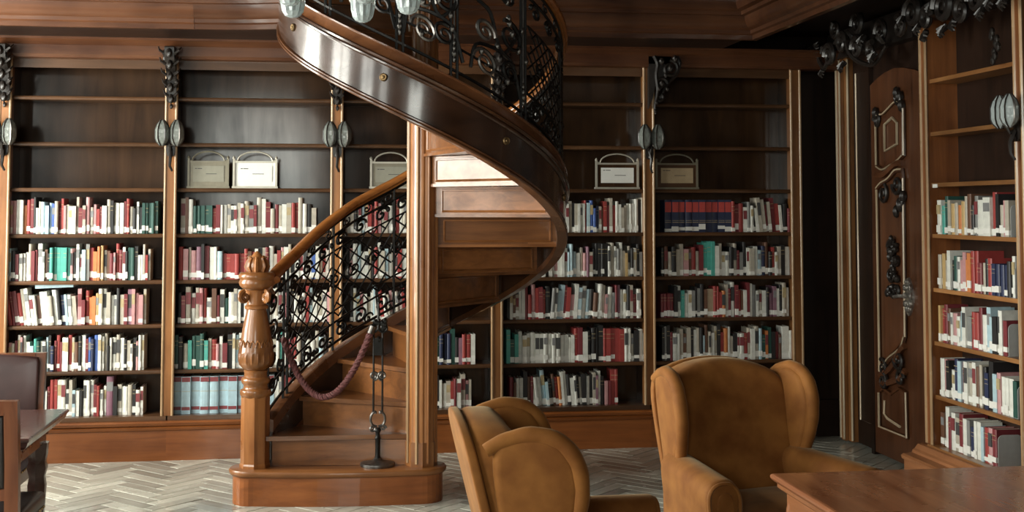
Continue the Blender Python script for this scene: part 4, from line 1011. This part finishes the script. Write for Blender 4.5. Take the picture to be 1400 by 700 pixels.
# ================================================================ WING ARMCHAIRS
def wing_chair(label, loc, rz):
    t = thing('wing_armchair', label, 'armchair', loc, rz, 'ochre velvet wing armchairs')
    L_ = dict(local=True, smooth=True, angle=60)
    yb = lambda z: .20 + .17 * (z - .3) / .7
    bp_ = crom([(-.25, .26), (.25, .26), (.275, .5), (.29, .72), (.29, .88), (.25, .955), (.14, 1.0), (0, 1.015), (-.14, 1.0), (-.25, .955), (-.29, .88), (-.29, .72), (-.275, .5)], 3, True)
    obj('backrest', G().pillow(bp_, -.07, .075, .05, lambda u, v, d: (u, yb(v) + d + .06 * (u / .3) ** 2 * -1 * (d < 0), v), 5, (.035, .0)), VELVET, t, **L_)
    obj('outside_back', G().pillow([(u * 1.05, .2 if v < .3 else v) for u, v in bp_], .062, .095, .008, lambda u, v, d: (u, yb(v) + d, v), 3, (0, .004)), VELVET, t, **L_)
    obj('seat_base', G().pillow([(-.33, -.33), (.33, -.33), (.33, .30), (-.33, .30)], .13, .34, .03, lambda u, v, d: (u, v, d), 3), VELVET, t, **L_)
    cu = crom([(-.235, -.36), (0, -.375), (.235, -.36), (.245, -.1), (.235, .16), (0, .17), (-.235, .16), (-.245, -.1)], 3, True)
    obj('seat_cushion', G().pillow(cu, .335, .47, .05, lambda u, v, d: (u, v, d), 4, (0, .025)), VELVET, t, **L_)
    for s in (-1, 1):
        wp = crom([(.28, .48), (.19, .50), (.135, .60), (.10, .70), (.085, .79), (.095, .87), (.14, .945), (.21, .975), (.30, .965), (.36, .92), (.34, .70)], 3, True)
        wx = lambda u, v: .275 + .12 * max(0, .32 - u) + .06 * max(0, v - .6)
        obj('wing', G().pillow(wp, -.03, .03, .026, lambda u, v, d, s=s: (s * (wx(u, v) + d), u, v), 4, (.006, .006)), VELVET, t, **L_)
        rl = crom([(.385, .93), (.33, .958), (.24, .978), (.15, .955), (.095, .885), (.08, .79), (.095, .70), (.13, .60), (.17, .53)], 5)
        obj('wing_roll', G().tube([(s * (wx(u, v) + .008), u, v) for u, v in rl], lambda q: .030 * (.72 + .28 * math.sin(PI * min(1, max(0, q)))) * (1 + .03 * math.sin(q * 60)), 12), VELVET, t, **L_)
        spl = lambda d: .12 * max(0, .22 - d)      # arms splay outwards
        ap = crom([(.245, .14), (.31, .135), (.365, .14), (.372, .40), (.385, .52), (.385, .585), (.355, .622), (.31, .632), (.265, .62), (.238, .575), (.24, .50), (.25, .40)], 2, True)
        obj('arm', G().pillow([(u - .03, v) for u, v in ap], -.34, .24, .03, lambda u, v, d, s=s: (s * (u + spl(d)), d, v - .02 * max(0, -d) + (0.03 * max(0, d))), 4, (.008, 0)), VELVET, t, **L_)
        fr = crom([(.252, .16), (.25, .42), (.24, .51), (.245, .57), (.272, .608), (.312, .617), (.352, .607), (.375, .575), (.375, .52), (.362, .42), (.358, .16)], 4)
        obj('arm_piping', G().tube([(s * (u + .036), -.332, v - .0075) for u, v in fr], .009, 6), VELVET, t, **L_)
        obj('arm_facing', G().pillow(crom([(.285, .18), (.28, .42), (.268, .52), (.285, .575), (.312, .585), (.34, .572), (.352, .52), (.335, .42), (.33, .18)], 2, True), -.348, -.33, .007, lambda u, v, d, s=s: (s * (u + .036), d, v - .0075), 2), VELVET, t, **L_)
    for sx in (-1, 1):
        for yy in (-.29, .27):
            obj('leg', G().lathe([(.016, 0), (.02, .03), (.018, .06), (.028, .10), (.03, .135)], (sx * .28, yy, 0), 10), W_CHAIR, t, True, local=True)
    return t
wing_chair('ochre velvet wing armchair facing the room, behind the low right table', (1.804, 5.220, 0), R(11))
wing_chair('ochre velvet wing armchair seen from its side, turned away toward the right', (0.859, 4.282, 0), R(90))

# ================================================================ TABLES
tr = thing('side_table', 'reddish wooden table with scalloped apron in the right foreground', 'table', (2.25, 3.9, 0))
TX0, TX1, TY0, TY1 = 1.6, 2.9, 3.25, 4.5
def slab(x0, x1, y0, y1, prof):
    return G().rings([[(x0 - o_, y0 - o_, z), (x1 + o_, y0 - o_, z), (x1 + o_, y1 + o_, z), (x0 - o_, y1 + o_, z)] for o_, z in prof])
obj('tabletop', slab(TX0, TX1, TY0, TY1, [(-.02, .685), (-.012, .69), (-.004, .697), (0, .704), (0, .712), (-.006, .718), (-.014, .72)]), [W_TABLE], tr)
obj('edge_moulding', slab(TX0, TX1, TY0, TY1, [(-.045, .655), (-.035, .66), (-.02, .672), (-.02, .685)]), W_TABLE_EDGE, tr)
def apron_poly(L_):
    pts = [(0, .655), (0, .50), (.03, .52), (.045, .555), (.035, .575), (.06, .59), (.085, .575), (.10, .545), (.13, .555), (.15, .58), (.22, .60)]
    half = [(u, z) for u, z in pts]
    right = [(L_ - u, z) for u, z in pts][::-1]
    return half + [(L_ * .5 - .08, .60), (L_ * .5, .575), (L_ * .5 + .08, .60)] + right
ins = .055
for (xa, ya, dx, dy, L_) in [(TX0 + ins, TY1 - ins, 0, -1, TY1 - TY0 - 2 * ins), (TX1 - ins, TY1 - ins, 0, -1, TY1 - TY0 - 2 * ins), (TX0 + ins, TY1 - ins, 1, 0, TX1 - TX0 - 2 * ins), (TX0 + ins, TY0 + ins, 1, 0, TX1 - TX0 - 2 * ins)]:
    obj('apron', G().prism(apron_poly(L_), -.011, .011, lambda u, v, d, xa=xa, ya=ya, dx=dx, dy=dy: (xa + dx * u + dy * d, ya + dy * u + dx * d, v)), W_TABLE_EDGE, tr)
for (x, y, sx, sy) in [(TX0 + ins, TY0 + ins, -1, -1), (TX0 + ins, TY1 - ins, -1, 1), (TX1 - ins, TY0 + ins, 1, -1), (TX1 - ins, TY1 - ins, 1, 1)]:
    g = G(); pr = [(-.02, .024, .66), (-.012, .03, .60), (-.010, .030, .54), (-.012, .026, .46), (-.02, .022, .32), (-.016, .018, .18), (-.006, .017, .08), (.012, .024, .03), (.016, .026, 0)]
    rings = []
    for o_, hw, z in pr: rings.append([(x + sx * o_ + hw * math.cos(a), y + sy * o_ + hw * math.sin(a), z) for a in [2 * PI * q / 10 for q in range(10)]])
    obj('leg', g.rings(rings), W_TABLE_EDGE, tr, True)

tl = thing('reading_table', 'dark polished reading table with dentilled frieze at the left edge', 'table', (-1.9, 5.82, 0))
LX0, LX1, LY0, LY1 = -2.75, -1.258, 5.43, 6.20
obj('tabletop', slab(LX0, LX1, LY0, LY1, [(-.03, .695), (-.02, .70), (-.008, .712), (-.002, .73), (.004, .735), (.006, .745), (0, .75)]), W_TABLE_D, tl)
obj('frieze', G().box(LX0 + .08, LX1 - .08, LY0 + .07, LY1 - .07, .61, .695), W_TABLE_D, tl)
for k in range(26):
    x = LX0 + .1 + k * .052
    if x < LX1 - .1: obj('dentil', G().box(x, x + .03, LY0 + .055, LY0 + .07, .655, .69), W_TABLE_D, tl)
for k in range(11):
    y = LY0 + .09 + k * .056
    obj('dentil', G().box(LX1 - .08, LX1 - .065, y, y + .032, .655, .69), W_TABLE_D, tl)
for x in (LX0 + .11, LX1 - .11):
    for y in (LY0 + .10, LY1 - .10):
        obj('leg', G().lathe([(.028, 0), (.036, .03), (.03, .06), (.026, .10), (.034, .28), (.042, .42), (.036, .46), (.046, .50), (.04, .53), (.045, .56), (.05, .615)], (x, y, 0), 12, lambda j, z: 1 + (.06 if j % 2 else -.02)), W_TABLE_D, tl, True)

# ================================================================ SIDE CHAIRS AT THE READING TABLE
def side_chair(label, loc, rz, backm, seatm, full=False):
    """local: front -y, back +y"""
    t = thing('reading_chair', label, 'chair', loc, rz, 'chairs at the reading table'); L_ = dict(local=True)
    for sx in (-1, 1):
        g = G(); x = sx * .225
        g.rings([[(x - .026, y - .02, z), (x + .026, y - .02, z), (x + .026, y + .02, z), (x - .026, y + .02, z)] for y, z in [(.25, 0), (.225, .25), (.22, .46), (.235, .70), (.27, .955)]])
        obj('leg', g, W_CHAIR, t, **L_)
        obj('leg', G().lathe([(.016, 0), (.022, .04), (.018, .1), (.026, .32), (.03, .40)], (sx * .21, -.20, 0), 10), W_CHAIR, t, True, local=True)
        obj('seat_rail', G().box(sx * .225 - .012, sx * .225 + .012, -.22, .21, .37, .43), W_CHAIR, t, **L_)
    obj('seat_rail', G().box(-.225, .225, -.235, -.205, .37, .43), W_CHAIR, t, **L_)
    obj('top_rail', G().box(-.2, .2, .245, .285, .90, .955), W_CHAIR, t, **L_)
    obj('lower_rail', G().box(-.2, .2, .212, .242, .565, .61), W_CHAIR, t, **L_)
    obj('back_pad', G().pillow([(-.222, .61), (.222, .61), (.225, .91), (.215, .935), (.1, .948), (0, .952), (-.1, .948), (-.215, .935), (-.225, .91)] if full else [(-.199, .612), (.199, .612), (.199, .898), (-.199, .898)], -.02, .02, .012, lambda u, v, d: (u, .248 + (-.022 if full else 0) + d + .1 * (v - .75), v), 3, (.012, .006)), backm, t, True, local=True)
    obj('seat', G().pillow([(-.245, -.245), (.245, -.245), (.245, .205), (-.245, .205)], .42, .50, .025, lambda u, v, d: (u, v, d), 3, (0, .015)), seatm, t, True, local=True)
    g = G()
    for k in range(12):
        for sx in (-1, 1): g.ball((sx * .246, -.22 + k * .038, .435), .006, .006, .006, 6, 4)
    obj('seat_nails', g, BRASS, t, True, local=True)['kind'] = 'stuff'
    return t
side_chair('wood-framed chair in the left foreground with dark back, drawn up to the table', (-1.47, 5.37, 0), PI, BLACKL, BLACKL)
fc = side_chair('brown leather-backed chair on the far side of the reading table', (-1.735, 6.50, 0), 0, LEATHER, PURPLE, True)
